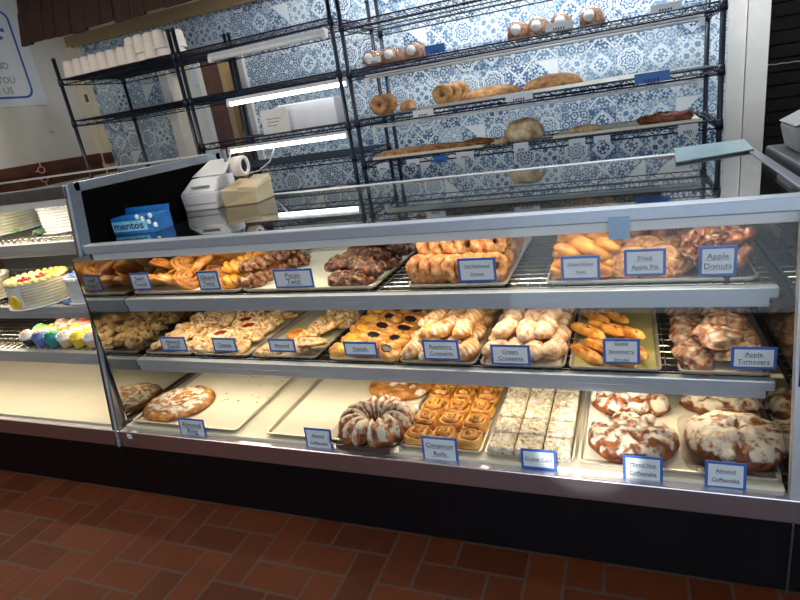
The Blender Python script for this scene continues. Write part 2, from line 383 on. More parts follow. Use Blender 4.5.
        if parent: o.parent = parent
        if loc is not None: o.location = loc
        if rot is not None: o.rotation_euler = rot
        return o
def tag(o, label=None, cat=None, group=None, kind=None):
    if label: o['label'] = label
    if cat: o['category'] = cat
    if group: o['group'] = group
    if kind: o['kind'] = kind
    return o
def empty(name, loc=(0, 0, 0), rot=(0, 0, 0)):
    o = bpy.data.objects.new(name, None); o.empty_display_size = .05; C.objects.link(o); o.location = loc; o.rotation_euler = rot; return o
def dup(o, loc=None, rot=None, label=None, group=None, parent=None, scale=None):
    c = o.copy(); C.objects.link(c); c.parent = parent
    for ch in [k for k in bpy.data.objects if k.parent == o]: dup(ch, parent=c)
    if loc is not None: c.location = loc
    if rot is not None: c.rotation_euler = rot
    if scale is not None: c.scale = (scale,)*3
    if label: c['label'] = label
    if group: c['group'] = group
    return c
def text(body, size, mat, parent, loc, rot=(PI/2, 0, 0), name='lettering', align='CENTER', sx=1, font_off=0.0):
    cu = bpy.data.curves.new('t', 'FONT'); cu.body = body; cu.size = size; cu.align_x = align; cu.align_y = 'CENTER'; cu.extrude = .0004; cu.offset = font_off
    cu.resolution_u = 2
    t = bpy.data.objects.new('t', cu); C.objects.link(t); bpy.context.view_layer.update()
    me = bpy.data.meshes.new_from_object(t.evaluated_get(bpy.context.evaluated_depsgraph_get()))
    bpy.data.objects.remove(t); me.materials.clear(); me.materials.append(M[mat])
    o = bpy.data.objects.new(name, me); C.objects.link(o); o.parent = parent; o.location = loc; o.rotation_euler = rot; o.scale = (sx, 1, 1); return o
def struct(name, mb, mat, **k): return tag(mb.build(name, mat, **k), kind='structure')
# ------------------------------------------------------------------ room shell
struct('floor', MB().box(-4.4, 3.2, -2.6, 6.2, -.05, 0), 'floor')
struct('ceiling', MB().box(-4.4, 3.2, -2.6, 6.2, 2.75, 2.8), 'ceil')
struct('wall_left', MB().box(-4.42, -4.32, -2.6, 3.85, 0, 2.75), 'wall')
struct('wall_right', MB().box(3.1, 3.2, -2.6, 6.2, 0, 2.75), 'wall')
# back wall with a doorway and a wide opening on the right
TW = MB(); TW.box(-4.18, -3.44, 3.85, 3.95, 0, 2.33); TW.box(-3.44, -2.63, 3.85, 3.95, 2.08, 2.33); TW.box(-2.63, .51, 3.85, 3.95, 0, 2.33)
struct('wall_back', TW, 'tile')
struct('wall_header', MB().box(-4.32, .51, 3.845, 3.97, 2.40, 2.75), 'cream')
struct('trim_1', MB().box(-4.3, .51, 3.825, 3.9, 2.32, 2.41), 'tan')
struct('trim_2', MB().box(-4.32, -4.25, 3.82, 3.97, 0, 2.33).box(-4.25, -4.18, 3.835, 3.95, 0, 2.33), 'cream')
PL = MB().box(.51, .595, 3.80, 3.95, 0, 2.75).box(.6, .70, 3.78, 3.95, 0, 2.75).box(.594, .601, 3.83, 3.95, 0, 2.75)
struct('trim_3', PL, 'white_trim')
DF = MB().box(-3.44, -3.35, 3.82, 3.97, 0, 2.08).box(-2.70, -2.63, 3.82, 3.97, 0, 2.08).box(-3.44, -2.63, 3.82, 3.97, 2.05, 2.12)
struct('door_1', DF, 'white_trim', bevel=.004)
struct('wall_backroom', MB().box(-4.4, -1.2, 5.0, 5.1, 0, 2.75), 'wall')
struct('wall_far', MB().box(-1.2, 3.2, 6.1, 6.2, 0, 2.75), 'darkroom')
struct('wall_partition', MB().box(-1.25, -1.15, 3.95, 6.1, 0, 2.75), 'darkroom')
struct('trim_4', MB().box(-4.32, -4.29, -2.5, 3.82, 1.40, 1.475).box(-4.318, -4.305, -2.5, 3.82, .05, 1.40), 'brownwood')
struct('trim_5', MB().box(-4.25, -4.17, 3.80, 3.835, 1.38, 1.47), 'brownwood')
# shop front behind the viewer: wall with a big window
WF = MB().box(-4.4, -1.2, -2.6, -2.5, 0, 2.75).box(-1.2, 2.8, -2.6, -2.5, 0, .6).box(-1.2, 2.8, -2.6, -2.5, 2.45, 2.75).box(2.8, 3.2, -2.6, -2.5, 0, 2.75)
struct('wall_front', WF, 'wall')
wf = tag(empty('window_1', (0, 0, 0)), kind='structure')
fm = MB()
for x in (-1.2, .1, 1.4, 2.74): fm.box(x, x+.06, -2.58, -2.52, .6, 2.45)
fm.box(-1.2, 2.8, -2.58, -2.52, .6, .66).box(-1.2, 2.8, -2.58, -2.52, 2.39, 2.45)
fm.build('window_frame', 'alud', wf); MB().box(-1.2, 2.8, -2.555, -2.549, .62, 2.43).build('pane', 'glass', wf)
# ------------------------------------------------------------------ awning of wooden shakes
aw = tag(empty('roof_awning', (-3.9, 3.1, 2.26)), 'dark brown wood shake awning hanging above the cup rack', 'awning')
sh = MB(); r = random.Random(3); x = 0.0
while x < 3.2:
    w = r.uniform(.09, .16)
    for row in range(3):
        z0 = row*.17-r.uniform(0, .018); y0 = .0+row*.05
        sh.hexa([(x+.003, y0, z0), (x+w-.003, y0, z0), (x+w-.003, y0+.025, z0), (x+.003, y0+.025, z0)],
                [(x+.003, y0+.05, z0+.21), (x+w-.003, y0+.05, z0+.21), (x+w-.003, y0+.065, z0+.21), (x+.003, y0+.065, z0+.21)])
    x += w
sh.build('shake_course', 'shake', aw)
MB().box(.02, 3.15, .12, .15, .05, .48).build('backing_board', 'brownwood', aw)
# ------------------------------------------------------------------ left wall sign and plates
ws = tag(empty('wall_sign', (-4.318, 2.9, 2.27)), 'white rounded sign with blue border and lettering on the left wall', 'sign')
def rrect(y0, y1, z0, z1, r, n=6):
    pts = []
    for cx, cz, a0 in ((y1-r, z0+r, -PI/2), (y1-r, z1-r, 0), (y0+r, z1-r, PI/2), (y0+r, z0+r, PI)):
        for i in range(n+1): pts.append((cx+r*math.cos(a0+i*PI/2/n), cz+r*math.sin(a0+i*PI/2/n)))
    return pts
def yzprism(pts, x0, x1): return MB().prism([(x0, a, b) for a, b in pts], (x1-x0, 0, 0))
yzprism(rrect(-.75, .60, -.37, .42, .03), 0, .006).build('board', 'card', ws)
o_ = rrect(-.72, .50, -.31, .31, .07); i_ = rrect(-.705, .485, -.295, .295, .06)
bd = MB(); n = len(o_)
bd.add([(.009, a, b) for a, b in o_]+[(.009, a, b) for a, b in i_]+[(.0062, a, b) for a, b in o_]+[(.0062, a, b) for a, b in i_],
       [(i, (i+1) % n, (i+1) % n+n, i+n) for i in range(n)]+[(i, i+2*n, (i+1) % n+2*n, (i+1) % n) for i in range(n)]+[(i+n, (i+1) % n+n, (i+1) % n+3*n, i+3*n) for i in range(n)])
bd.build('blue_border', 'blue', ws)
for k, (s_, yy, zz) in enumerate((('ED', .33, .015), ('OND', .37, -.08), ('YOU', .385, -.18), ('US', .34, -.255))):
    text(s_, .068, 'grey', ws, (.008, yy, zz), (PI/2, 0, PI/2), align='RIGHT')
em = MB()
for k in range(7):
    a = k*.9; em.prism([(.008, .33+.02*math.cos(a), .17+.02*math.sin(a)), (.008, .33+.1*math.cos(a-.15), .17+.08*math.sin(a-.15)), (.008, .33+.1*math.cos(a+.2), .17+.08*math.sin(a+.2))], (.002, 0, 0))
em.build('emblem', 'blue', ws)
sw = tag(empty('switch_plate', (-4.318, 2.78, 1.7)), 'cream wall plate with faint lettering below the sign', 'wall plate')
MB().box(0, .008, -.1, .11, -.12, .12).build('plate', 'cream', sw, bevel=.003); text('ASK', .05, 'tan', sw, (.0085, .04, -.06), (PI/2, 0, PI/2))
p_ = atx(51, 132, -4.318)
st_ = tag(empty('wall_sticker', p_), 'tiny round brown sticker on bare white wall', 'sticker')
MB().prism([(0, .03*math.cos(a*PI/6), .03*math.sin(a*PI/6)) for a in range(12)], (.002, 0, 0)).build('disc', 'wall', st_)
MB().prism([(.002, -.022, -.004), (.002, -.006, -.01), (.002, -.01, .012)], (.001, 0, 0)).prism([(.002, .004, -.01), (.002, .02, -.012), (.002, .018, .01), (.002, .006, .008)], (.001, 0, 0)).build('mark', 'tan', st_)
p_ = atx(41, 170, -4.29)
hk = tag(empty('wall_ornament', p_), 'small pink wire ornament hung on the brown wall rail', 'ornament')
MB().tube([(.006, .03*math.cos(a), .025*math.sin(a)) for a in [i*PI/5 for i in range(10)]], .004, 5, closed=True).tube([(.006, 0, .02), (.008, .004, .055), (.006, .0, .075)], .004, 5).tube([(.006, -.03, 0), (.006, -.055, -.01)], .004, 5).build('loop', P['pink'], hk)
p_ = aty(78, 100, 3.82)
ls = tag(empty('light_switch', (-4.25, 3.83, p_.z)), 'small switch with a green insert on cream corner trim', 'switch')
MB().box(-.03, .03, -.008, 0, -.06, .06).build('plate', 'white_trim', ls, bevel=.002)
MB().box(-.015, .015, -.014, -.008, -.03, .03).build('toggle', P['leaf'], ls)
# ------------------------------------------------------------------ back room seen through the doorway
cb = tag(empty('storage_cabinet', (-4.02, 4.72, 0)), 'tall cream storage cabinet seen through the back doorway', 'cabinet')
MB().box(-.35, .37, 0, .26, 0, 2.3).build('carcass', 'cream', cb)
for i in range(2): d_ = MB().box(-.34+i*.36, .01+i*.36, -.02, 0, .05, 2.25).build('door', 'cream', cb, bevel=.003); MB().box(.01+i*.07, .03+i*.07, -.04, -.02, 1.3, 1.42).build('handle', 'brownwood', d_)
bdr = tag(empty('open_door', (-3.63, 4.6, 0)), 'dark brown door standing ajar in the back room', 'door')
MB().box(0, .20, 0, .04, 0, 2.35).build('leaf', 'brownwood', bdr, bevel=.004); MB().box(-.05, 0, -.01, .05, 0, 2.38).build('jamb', 'white_trim', bdr); MB().box(.2, .26, -.01, .05, 0, 2.38).build('jamb', 'tan', bdr)
pn = tag(empty('dark_shelving', (-3.29, 4.66, 0)), 'narrow dark shelving unit with small items beside brown back door', 'shelving')
MB().box(-.03, .5, .2, .25, 0, 2.4).box(-.03, 0, 0, .25, 0, 2.4).box(.47, .5, 0, .25, 0, 2.4).build('case', 'darkroom', pn)
for z in (.9, 1.25, 1.6, 1.95): MB().box(0, .47, 0, .2, z, z+.02).build('shelf', 'darkroom', pn)
for k, (dx, z, mm) in enumerate(((.12, 1.62, 'bwhite'), (.16, 1.27, 'paper'), (.1, 1.97, 'grey'))):
    tag(MB().lathe([(.0, 0), (.04, 0), (.042, .1), (.03, .13), (.018, .14), (.018, .17)], 14).build('jar', mm, loc=(-3.29+dx, 4.76, z)), ['white plastic jar on the middle shelf of dark back shelving', 'pale paper-wrapped jar low on the dark back shelving', 'grey jar on the top shelf of dark back shelving'][k], 'jar')
for k, (px, py, w, h) in enumerate(((173, 65, .11, .15), (195, 66, .07, .16))):
    q = aty(px, py, 4.69); f_ = tag(empty('notice_paper', (q.x, 4.69 if k == 0 else 4.69, q.z)), ['white printed notice pinned to the cream cabinet, left sheet', 'narrow white sheet with a black mark beside the printed notice'][k], 'notice')
    MB().box(-w, w, 0, .004, -h, h).build('sheet', 'paper', f_); MB().box(-w*.5, w*.5, -.002, 0, h*.2, h*.55).build('print', 'grey', f_)
# ------------------------------------------------------------------ right: dark room, louvred shutter, counter, urn
sv = tag(empty('slatted_shutter', (1.9, 5.0, 0)), 'black slatted roller shutter in the dark opening at right', 'shutter')
s_ = MB()
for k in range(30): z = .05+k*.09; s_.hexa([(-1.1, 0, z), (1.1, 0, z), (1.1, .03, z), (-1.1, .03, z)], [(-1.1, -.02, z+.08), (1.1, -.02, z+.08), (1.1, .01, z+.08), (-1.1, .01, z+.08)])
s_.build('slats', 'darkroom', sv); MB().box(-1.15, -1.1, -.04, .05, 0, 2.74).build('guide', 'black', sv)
pc = MB().tube([aty(764+i*6, 66-(i % 2)*.6-i*.8, 4.9) for i in range(8)], .004, 5)
tag(pc.build('hanging_cord', 'paper'), 'thin pale cord stretched across the dark shutter', 'cord')
ct_ = tag(empty('side_counter', (.47, 1.6, 0)), 'dark grey side counter running back beside the glass case', 'counter')
MB().box(.05, 1.2, .36, .86, 0, 1.11).build('base', 'black', ct_); MB().box(.0, 1.25, .32, .90, 1.11, 1.15).build('worktop', 'counter', ct_, bevel=.01)
q = atz(790, 150, 1.15)
ur = tag(empty('grey_tub', (q.x+.11, q.y-.02, 1.15)), 'grey plastic tub with sloping lid on the dark side counter', 'tub')
MB().hexa([(-.11, -.10, 0), (.16, -.10, 0), (.16, .10, 0), (-.11, .10, 0)], [(-.13, -.11, .09), (.17, -.11, .09), (.17, .11, .09), (-.13, .11, .09)]).build('body', 'grey', ur, bevel=.012)
MB().hexa([(-.135, -.115, .092), (.175, -.115, .092), (.175, .115, .092), (-.135, .115, .092)], [(-.03, -.06, .15), (.12, -.06, .15), (.12, .08, .15), (-.03, .08, .15)]).build('lid', 'grey', ur, bevel=.008)
# ------------------------------------------------------------------ display cases
XL, XR = -2.11, .41
def fy(z): return 1.517+max(0, z-.33)*.167
def lean(mb, x0, x1, z0, z1, th, off=0.0):
    a, b_ = fy(z0)+off, fy(z1)+off
    return mb.hexa([(x0, a, z0), (x1, a, z0), (x1, a+th, z0), (x0, a+th, z0)], [(x0, b_, z1), (x1, b_, z1), (x1, b_+th, z1), (x0, b_+th, z1)])
def shelf(parent, x0, x1, yf, yb, z, lip=.05, tubemat='warmtube', housing=True, wires=True):
    """shelf: front channel, wire deck over a dark pan, lamp under the front"""
    f = MB().box(x0, x1, yf-.02, yf+.012, z-.035, z-.004).box(x0, x1-.02, yf-.012, yf+.03, z-.066, z-.035).build('front_channel', 'shelfalu', parent, bevel=.003)
    if wires:
        w = MB(); k = 0; x = x0+.01
        while x < x1: w.rod((x, yf+.012, z-.004), (x, yb, z-.004), .0018); x += .042
        y = yf+.03
        while y < yb: w.rod((x0, y, z-.008), (x1, y, z-.008), .0022); y += .048
        w.build('wire_deck', 'steel', parent)
        MB().box(x0, x1, yf+.03, yb, z-.032, z-.026).build('pan', 'shelfpan', parent)
    if housing:
        MB().box(x0+.02, x1-.03, yf+.03, yf+.075, z-.06, z-.034).build('lamp_housing', 'house', parent)
    MB().tube([(x0+.05, yf+.056, z-.072), (x1-.06, yf+.056, z-.072)], .009, 8).build('lamp_tube', tubemat, parent)
    for x in (x0+.004, x1-.010): MB().box(x, x+.006, yf, yb, z-.045, z-.026).build('bracket', 'alud', parent)
rc = tag(empty('pastry_display_case', (-.85, 2.05, 0)), 'long glass-fronted bakery case with three lit shelves of pastries', 'display case')
off = Vector((-.85, 2.05, 0))
class Off(MB):
    def build(s, *a, **k): s.xf(Matrix.Translation(-off)); return super().build(*a, **k)
Z1, Z2, Z3 = .865, .588, .34
MBsave = MB; 
def RB(): return Off()
RB().box(XL+.002, XR, 1.517, 2.6, 0, .245).build('plinth', 'black', rc)
RB().box(XL+.002, XR+.03, 1.512, 1.56, .246, .325).build('bottom_rail', 'railalu', rc, bevel=.004)
RB().box(XL+.02, XR-.02, 1.545, 2.58, .30, Z3-.004).build('bottom_deck', 'enamel', rc)
lean(RB(), XL+.016, XR-.012, .326, 1.098, .005, .006).build('front_glass', 'glass', rc)
RB().box(XL+.002, XR+.03, 1.642, 1.69, 1.100, 1.138).build('top_rail', 'shelfalu', rc, bevel=.004)
RB().box(XL+.02, XR-.01, 1.66, 1.74, 1.068, 1.099).build('lamp_housing', 'house', rc, bevel=.004)
RB().tube([(XL+.08, 1.775, 1.078), (XR-.06, 1.775, 1.078)], .011, 8).build('lamp_tube', 'warmtube', rc)
RB().box(XL+.01, XR+.02, 1.692, 2.57, 1.132, 1.138).build('top_glass', 'topglass', rc)
RB().box(XL+.01, XR+.03, 2.572, 2.612, 1.10, 1.141).build('back_rail', 'alu', rc, bevel=.003)
RB().box(XR+.0, XR+.032, 1.692, 2.57, 1.105, 1.141).build('side_rail', 'alud', rc, bevel=.003)
RB().box(XL+.02, XR-.01, 2.585, 2.6, .30, 1.10).build('back_doors', 'doors', rc)
RB().box(XL+.006, XL+.014, 1.57, 2.58, .33, 1.098).build('end_panel', 'mirror', rc)
RB().box(XR-.005, XR+.003, 1.57, 2.58, .33, 1.098).build('end_panel', 'mirror', rc)
lean(RB(), XR-.012, XR+.03, .325, 1.10, .03, .0).build('corner_post', 'alu', rc)
RB().box(XR-.004, XR+.001, 1.508, 1.517, 0.0, .245).build('plinth_seam', 'alud', rc)
RB().box(XL+.05, XL+.075, 1.5095, 1.512, .295, .315).build('maker_plate', 'card', rc)
def rshelf(yf, yb, z):
    s_ = empty('shelf'); s_.parent = rc; s_.location = -off
    shelf(s_, XL+.016, XR-.025, yf, yb, z); return s_
rshelf(1.765, 2.42, Z1); rshelf(1.725, 2.46, Z2)
# the next unit on the right (only its left end shows)
nc = tag(empty('neighbour_case', (.9, 2.0, 0)), 'edge of the next display case at the far right', 'display case')
MB().box(-.489, .4, -.483, -.1, 0, .245).build('plinth', 'black', nc); MB().box(-.457, .4, -.488, -.44, .246, .325).build('bottom_rail', 'alu', nc, bevel=.004)
# left refrigerated cake case
lc = tag(empty('cake_display_case', (-3.0, 2.05, 0)), 'taller glass cake case at left with decorated cakes and cupcakes', 'display case')
off2 = Vector((-3.0, 2.05, 0))
class Off2(MB):
    def build(s, *a, **k): s.xf(Matrix.Translation(-off2)); return super().build(*a, **k)
LB = Off2; L0 = -4.2; L1 = XL-.002
LB().box(L0, L1, 1.517, 2.6, 0, .245).build('plinth', 'black', lc)
LB().box(L0, L1, 1.512, 1.56, .246, .325).build('bottom_rail', 'railalu', lc, bevel=.004)
lean(LB(), L0, L1-.04, .326, 1.352, .005, .006).build('front_glass', 'glass', lc)
lean(LB(), L1-.038, L1-.016, .25, 1.39, .045, -.012).build('corner_post', 'alud', lc, bevel=.003)
lean(LB(), L1-.016, L1-.009, .25, 1.39, .045, -.017).build('post_strip', 'shelfalu', lc)
lean(LB(), L1-.009, L1, .25, 1.39, .045, -.008).build('post_return', 'alud', lc)
LB().box(L0, L1-.02, 1.665, 1.70, 1.335, 1.388).build('top_rail', 'alud', lc, bevel=.004)
LB().box(L0, L1-.02, 1.705, 2.62, 1.380, 1.387).build('top_glass', 'topglass', lc)
LB().box(L1-.02, L1, 1.70, 2.66, 1.352, 1.392).build('side_rail', 'alud', lc, bevel=.003)
LB().box(L0, L1, 2.62, 2.66, 1.34, 1.392).build('back_rail', 'alu', lc, bevel=.003)
LB().box(L1-.016, L1-.001, 1.69, 2.64, .25, 1.35).build('end_panel', 'blackin', lc)
LB().box(L0, L1-.02, 2.62, 2.64, .25, 1.34).build('back_doors', 'doors', lc)
LB().box(L0, L1-.02, 1.545, 2.6, .30, .336).build('bottom_deck', 'enamel', lc)
LB().hexa([(L0, 1.9, .337), (L1-.02, 1.9, .337), (L1-.02, 2.6, .337), (L0, 2.6, .337)], [(L0, 1.95, .345), (L1-.02, 1.95, .345), (L1-.02, 2.6, .52), (L0, 2.6, .52)]).build('sloping_deck', 'enamel', lc)
LB().box(L0, L1-.04, 1.735, 1.79, 1.30, 1.333).build('lamp_housing', 'house', lc)
LB().tube([(L0, 1.80, 1.305), (L1-.08, 1.80, 1.305)], .010, 8).build('lamp_tube', 'warmtube', lc)
LZ = (1.155, .868, .655)
for z, yf, yb in ((LZ[0], 1.72, 2.3), (LZ[1], 1.68, 2.35), (LZ[2], 1.64, 2.4)):
    s_ = empty('shelf'); s_.parent = lc; s_.location = -off2
    shelf(s_, L0, L1-.045, yf, yb, z, wires=True, housing=False)
# ------------------------------------------------------------------ wire racks
def wire_shelf(x0, x1, y0, y1, z, parent, name='wire_shelf'):
    w = MB()
    for (a, b_) in (((x0, y0), (x1, y0)), ((x0, y1), (x1, y1)), ((x0, y0), (x0, y1)), ((x1, y0), (x1, y1))):
        for dz in (0, -.034): w.rod((a[0], a[1], z+dz), (b_[0], b_[1], z+dz), .0042, 5)
        Ln = math.hypot(b_[0]-a[0], b_[1]-a[1]); n = max(2, int(Ln/.045)); pts = []
        for i in range(n+1):
            t = i/n; pts.append((a[0]+(b_[0]-a[0])*t, a[1]+(b_[1]-a[1])*t, z-(0.034 if i % 2 else 0)))
        w.tube(pts, .0026, 4, smooth=False)
    x = x0+.02
    while x < x1: w.rod((x, y0, z+.003), (x, y1, z+.003), .0022); x += .026
    for t in (.33, .66): y = y0+(y1-y0)*t; w.rod((x0, y, z-.002), (x1, y, z-.002), .0035, 5); w.rod((x0, y, z-.028), (x1, y, z-.028), .003, 4)
    return w.build(name, 'rack', parent)
def rackunit(name, label, x0, x1, y0, y1, h, levels):
    r_ = tag(empty(name, ((x0+x1)/2, (y0+y1)/2, 0)), label, 'shelf rack'); cx, cy_ = (x0+x1)/2, (y0+y1)/2
    hx, hy = (x1-x0)/2, (y1-y0)/2
    for a in (-1, 1):
        for b_ in (-1, 1):
            m_ = MB().tube([(a*hx, b_*hy, 0), (a*hx, b_*hy, h)], .0128, 8)
            for k in range(int(h/.1)): m_.lathe([(.0128, 0), (.0136, .002), (.0128, .004)], 8, c=(a*hx, b_*hy, .1*k+.05))
            m_.lathe([(.015, 0), (.015, .012), (.006, .02)], 8, c=(a*hx, b_*hy, h-.004)); ps = m_.build('post', 'rack', r_)
            for z in levels: MB().lathe([(.019, -.04), (.016, .008)], 10, c=(a*hx, b_*hy, z)).build('collar', 'rack', ps)
    for z in levels: wire_shelf(-hx, hx, -hy, hy, z, r_)
    return r_
YF, YB = 3.15, 3.72
RKZ = (1.955, 1.71, 1.437, 1.195, .98)
rackunit('wire_rack', 'dark wire rack at left holding white cups on its top', -3.70, -2.665, YF, YB, 2.13, (2.0, 1.72))
rackunit('wire_rack', 'middle dark wire rack with glowing tubes and white paper box', -2.625, -1.535, YF, YB, 2.13, (2.0, 1.72, 1.43, 1.245, 1.0))
rackunit('wire_rack', 'widest dark wire rack holding breads before the blue tiles', -1.475, .40, YF, YB, 2.13, RKZ)
def fixture(x0, x1, y, z, lit, label, shade=False):
    f = tag(empty('tube_light', ((x0+x1)/2, y, z)), label, 'light'); h = (x1-x0)/2
    (MB().box(-h, h, -.005, .02, .026, .038) if shade else MB().box(-h, h, -.012, .035, .012, .036)).build('fixture_body', 'offtube', f, bevel=.004)
    MB().tube([(-h+.02, .0, .016 if shade else .002), (h-.02, .0, .016 if shade else .002)], .007 if shade else .013, 10).build('lamp_tube', 'tube' if lit else 'offtube', f)
    for s_ in (-1, 1): MB().box(s_*(h-.01)-.012, s_*(h-.01)+.012, -.015, .018, -.014, .02).build('end_cap', 'offtube', f)
fixture(-2.44, -1.6, 3.2, 1.99-.065, False, 'unlit white tube light below the top shelf of the middle rack')
fixture(-2.38, -1.50, 3.2, 1.72-.07, True, 'brightly glowing tube light below the middle rack second shelf')
fixture(-2.46, -1.56, 3.2, 1.43-.07, True, 'glowing tube light below the shelf with the white paper box')
fixture(-1.4, .33, 3.2, RKZ[1]-.07, False, 'slim unlit tube light under the packaged rolls shelf of the bread rack', True)
fixture(-1.4, .33, 3.2, RKZ[2]-.07, False, 'slim unlit tube light under the bagel shelf of the bread rack', True)
cd = MB().tube([(-2.44, 3.19, 1.37), (-2.42, 3.12, 1.30), (-2.36, 3.1, 1.235), (-2.28, 3.1, 1.215), (-2.2, 3.12, 1.225), (-2.13, 3.15, 1.27), (-2.1, 3.19, 1.35)], .005, 6)
tag(cd.build('power_cord', 'bwhite'), 'white cord looping down below the lowest glowing tube', 'cord')
# foam cups on the left rack
cup = tag(empty('foam_cup'), 'x', 'cup', 'foam cups on the left rack')
MB().lathe([(.0, .115), (.022, .113), (.034, .105), (.037, .095), (.046, .01), (.049, .008), (.049, 0), (.043, 0)], 18).build('cup_body', 'foam', cup)
first = True
r = random.Random(5)
spots = []
for i in range(11): spots.append((-3.64+i*.086, 3.2, 2.006, 0))
for i in range(7): spots.append((-3.08+i*.085, 3.31, 2.006, 1))
for i in range(8): spots.append((-3.55+i*.1, 3.42, 2.006, 0))
ON = ['first', 'second', 'third', 'fourth', 'fifth', 'sixth', 'seventh', 'eighth', 'ninth', 'tenth', 'eleventh']
SP = [ON[i] for i in range(11)]+[ON[i] for i in range(7)]+[ON[i] for i in range(8)]
for k, (x, y, z, tall) in enumerate(spots):
    if x < -2.72 or tall == 0 and x < -2.6:
        lab = ('white foam cup, front row on left rack' if y < 3.25 else 'white foam cup, tall middle row on left rack' if tall else 'white foam cup, rear row on left rack')
        n_ = 2 if tall or x > -3.1 else 1
        for t in range(n_):
            lb = lab+f', {SP[k]} from the left'+(', stacked on top' if t else '')
            o = cup if first else dup(cup); first = False
            o.location = (x+r.uniform(-.006, .006), y+r.uniform(-.01, .01), z+.046*t+(.0)); o['label'] = lb; o['group'] = 'white foam cups on the left rack'
            o.rotation_euler = (r.uniform(-.03, .03), r.uniform(-.03, .03), 0)
bx = MB().box(-.19, .19, -.12, .12, 0, .155).build('paper_carton', 'box', loc=(-1.86, 3.36, 1.437), bevel=.003, rot=(0, 0, .12))
tag(bx, 'white paper carton on the middle rack shelf', 'carton')
b2 = tag(empty('paper_sign', (-2.06, 3.2, 1.435)), 'white printed paper standing in front of the white carton', 'paper')
MB().box(-.10, .10, 0, .006, 0, .145).build('sheet', 'paper', b2); 
for k in range(3): MB().box(-.06, .05-.02*k, -.001, 0, .085-.02*k, .09-.02*k).build('print_line', 'grey', b2)
q = aty(338, 184, 3.3)
tag(MB().dome(.085, .05, sx=1, sy=.6, jit=.006).build('brown_loaf', P['bread'], loc=(q.x, 3.3, 1.006)), 'small dark brown loaf on the lowest visible middle rack shelf', 'loaf')
# ------------------------------------------------------------------ breads on the right rack
bag = tag(empty('bagged_rolls'), 'x', 'packaged rolls')
for k in range(3): MB().dome(.045, .085, p=2, base=.35, nr=8, ns=20, jit=.004).build('roll', P['bag'], bag, loc=(-.005+.012*k, .05*k, 0))
MB().tube([(0, -.048, .045), (0, -.056, .045)], .026, 18).build('round_label', 'paper', bag)
MB().tube([(0, -.045, .043), (.01, .05, .046), (.02, .15, .043)], .05, 14, rf=lambda t, th: (1.0 if 0.05 < t < .95 else .92)).build('wrapper', 'clam', bag)
bags = [(372, 57, 'first from the left'), (391, 53, 'second from the left'), (413, 50, 'third from the left'), (517, 33, 'leftmost of the right-hand four'), (537, 29, 'second of the right-hand four'), (560, 24, 'third of the right-hand four'), (590, 19, 'last of the right-hand four')]
for k, (px, py, w) in enumerate(bags):
    q = aty(px, py, 3.26); o = bag if k == 0 else dup(bag)
    o.location = (q.x, 3.26, RKZ[1]+.006); o.rotation_euler = (0, 0, r.uniform(-.15, .15)); o['label'] = 'clear bag of rolls with round label on the bread rack, '+w
def donut(name, mat, R=.033, t=.019, jit=.003, seed=0, tone=None, n1=26, n2=12):
    pts = []; m_ = MB()
    vs = []; fs = []; tn = []
    for i in range(n1):
        a = 2*PI*i/n1
        for j in range(n2):
            b_ = 2*PI*j/n2; rr = R+t*math.cos(b_)*1.05; p_ = Vector((rr*math.cos(a), rr*math.sin(a), t*math.sin(b_)*.95))
            nz = noise.noise(p_*45+Vector((seed*3.1, seed, 0)))
            p_ += p_.normalized()*jit*nz*2
            vs.append(p_); tn.append(tone(a, b_) if tone else .15)
    for i in range(n1):
        for j in range(n2): fs.append((i*n2+j, ((i+1) % n1)*n2+j, ((i+1) % n1)*n2+(j+1) % n2, i*n2+(j+1) % n2))
    m_.add(vs, fs, tn, True); return m_.build(name, mat)
# bagels standing on edge
bz = RKZ[2]+.013
pan = tag(MB().box(-.62, .62, -.2, .22, 0, .004).box(-.62, .62, -.205, -.2, 0, .016).box(-.62, .62, .22, .225, 0, .016).build('bread_pan', 'tray', loc=(-.46, 3.37, RKZ[2]+.006)), 'long shallow pan under the bagels and loaves', 'pan')
def on_shelf(px, py, z, Y=3.28): q = aty(px, py, Y); return Vector((q.x, Y, z))
bg = donut('bagel', P['bread'], .034, .024); bg['category'] = 'bagel'
bgl = [(443, 99, .0, 'front bagel of the right-hand row, its hole facing out'), (452, 96, .05, 'second bagel of the right-hand row'), (460, 94, .1, 'last bagel of the right-hand row'), (380, 108, 0, 'front bagel of the left pair on bread rack'), (388, 106, .05, 'rear bagel of the left pair on bread rack')]
for k, (px, py, dy, w) in enumerate(bgl):
    o = bg if k == 0 else dup(bg); p_ = on_shelf(px, py, bz+.054, 3.22+dy); o.location = p_; o.rotation_euler = (PI/2-.15, 0, .25); o['label'] = w; o['category'] = 'bagel'
def loaf(px, z, Y, R, h, sx, sy, mat, name, label, cat, jit=.005, rot=0, base=.25, p=2.2, jf=30, **k):
    q = aty(px[0], px[1], Y)
    o = MB().dome(R, h, sx=sx, sy=sy, jit=jit, base=base, p=p, jf=jf, **k).build(name, P[mat], loc=(q.x, Y, z), rot=(0, 0, rot)); return tag(o, label, cat)
loaf((408, 105), bz, 3.26, .05, .06, 1.0, .8, 'bread', 'bread_roll', 'small golden roll between the two groups of bagels', 'roll')
loaf((492, 92), bz, 3.34, .16, .062, 1, .6, 'bread', 'flat_loaf', 'long flat brown loaf beside the bagels', 'loaf')
loaf((552, 82), bz, 3.34, .155, .072, 1, .6, 'bread', 'flat_loaf', 'higher domed brown loaf right of the long flat loaf', 'loaf')
bz3 = RKZ[3]+.006
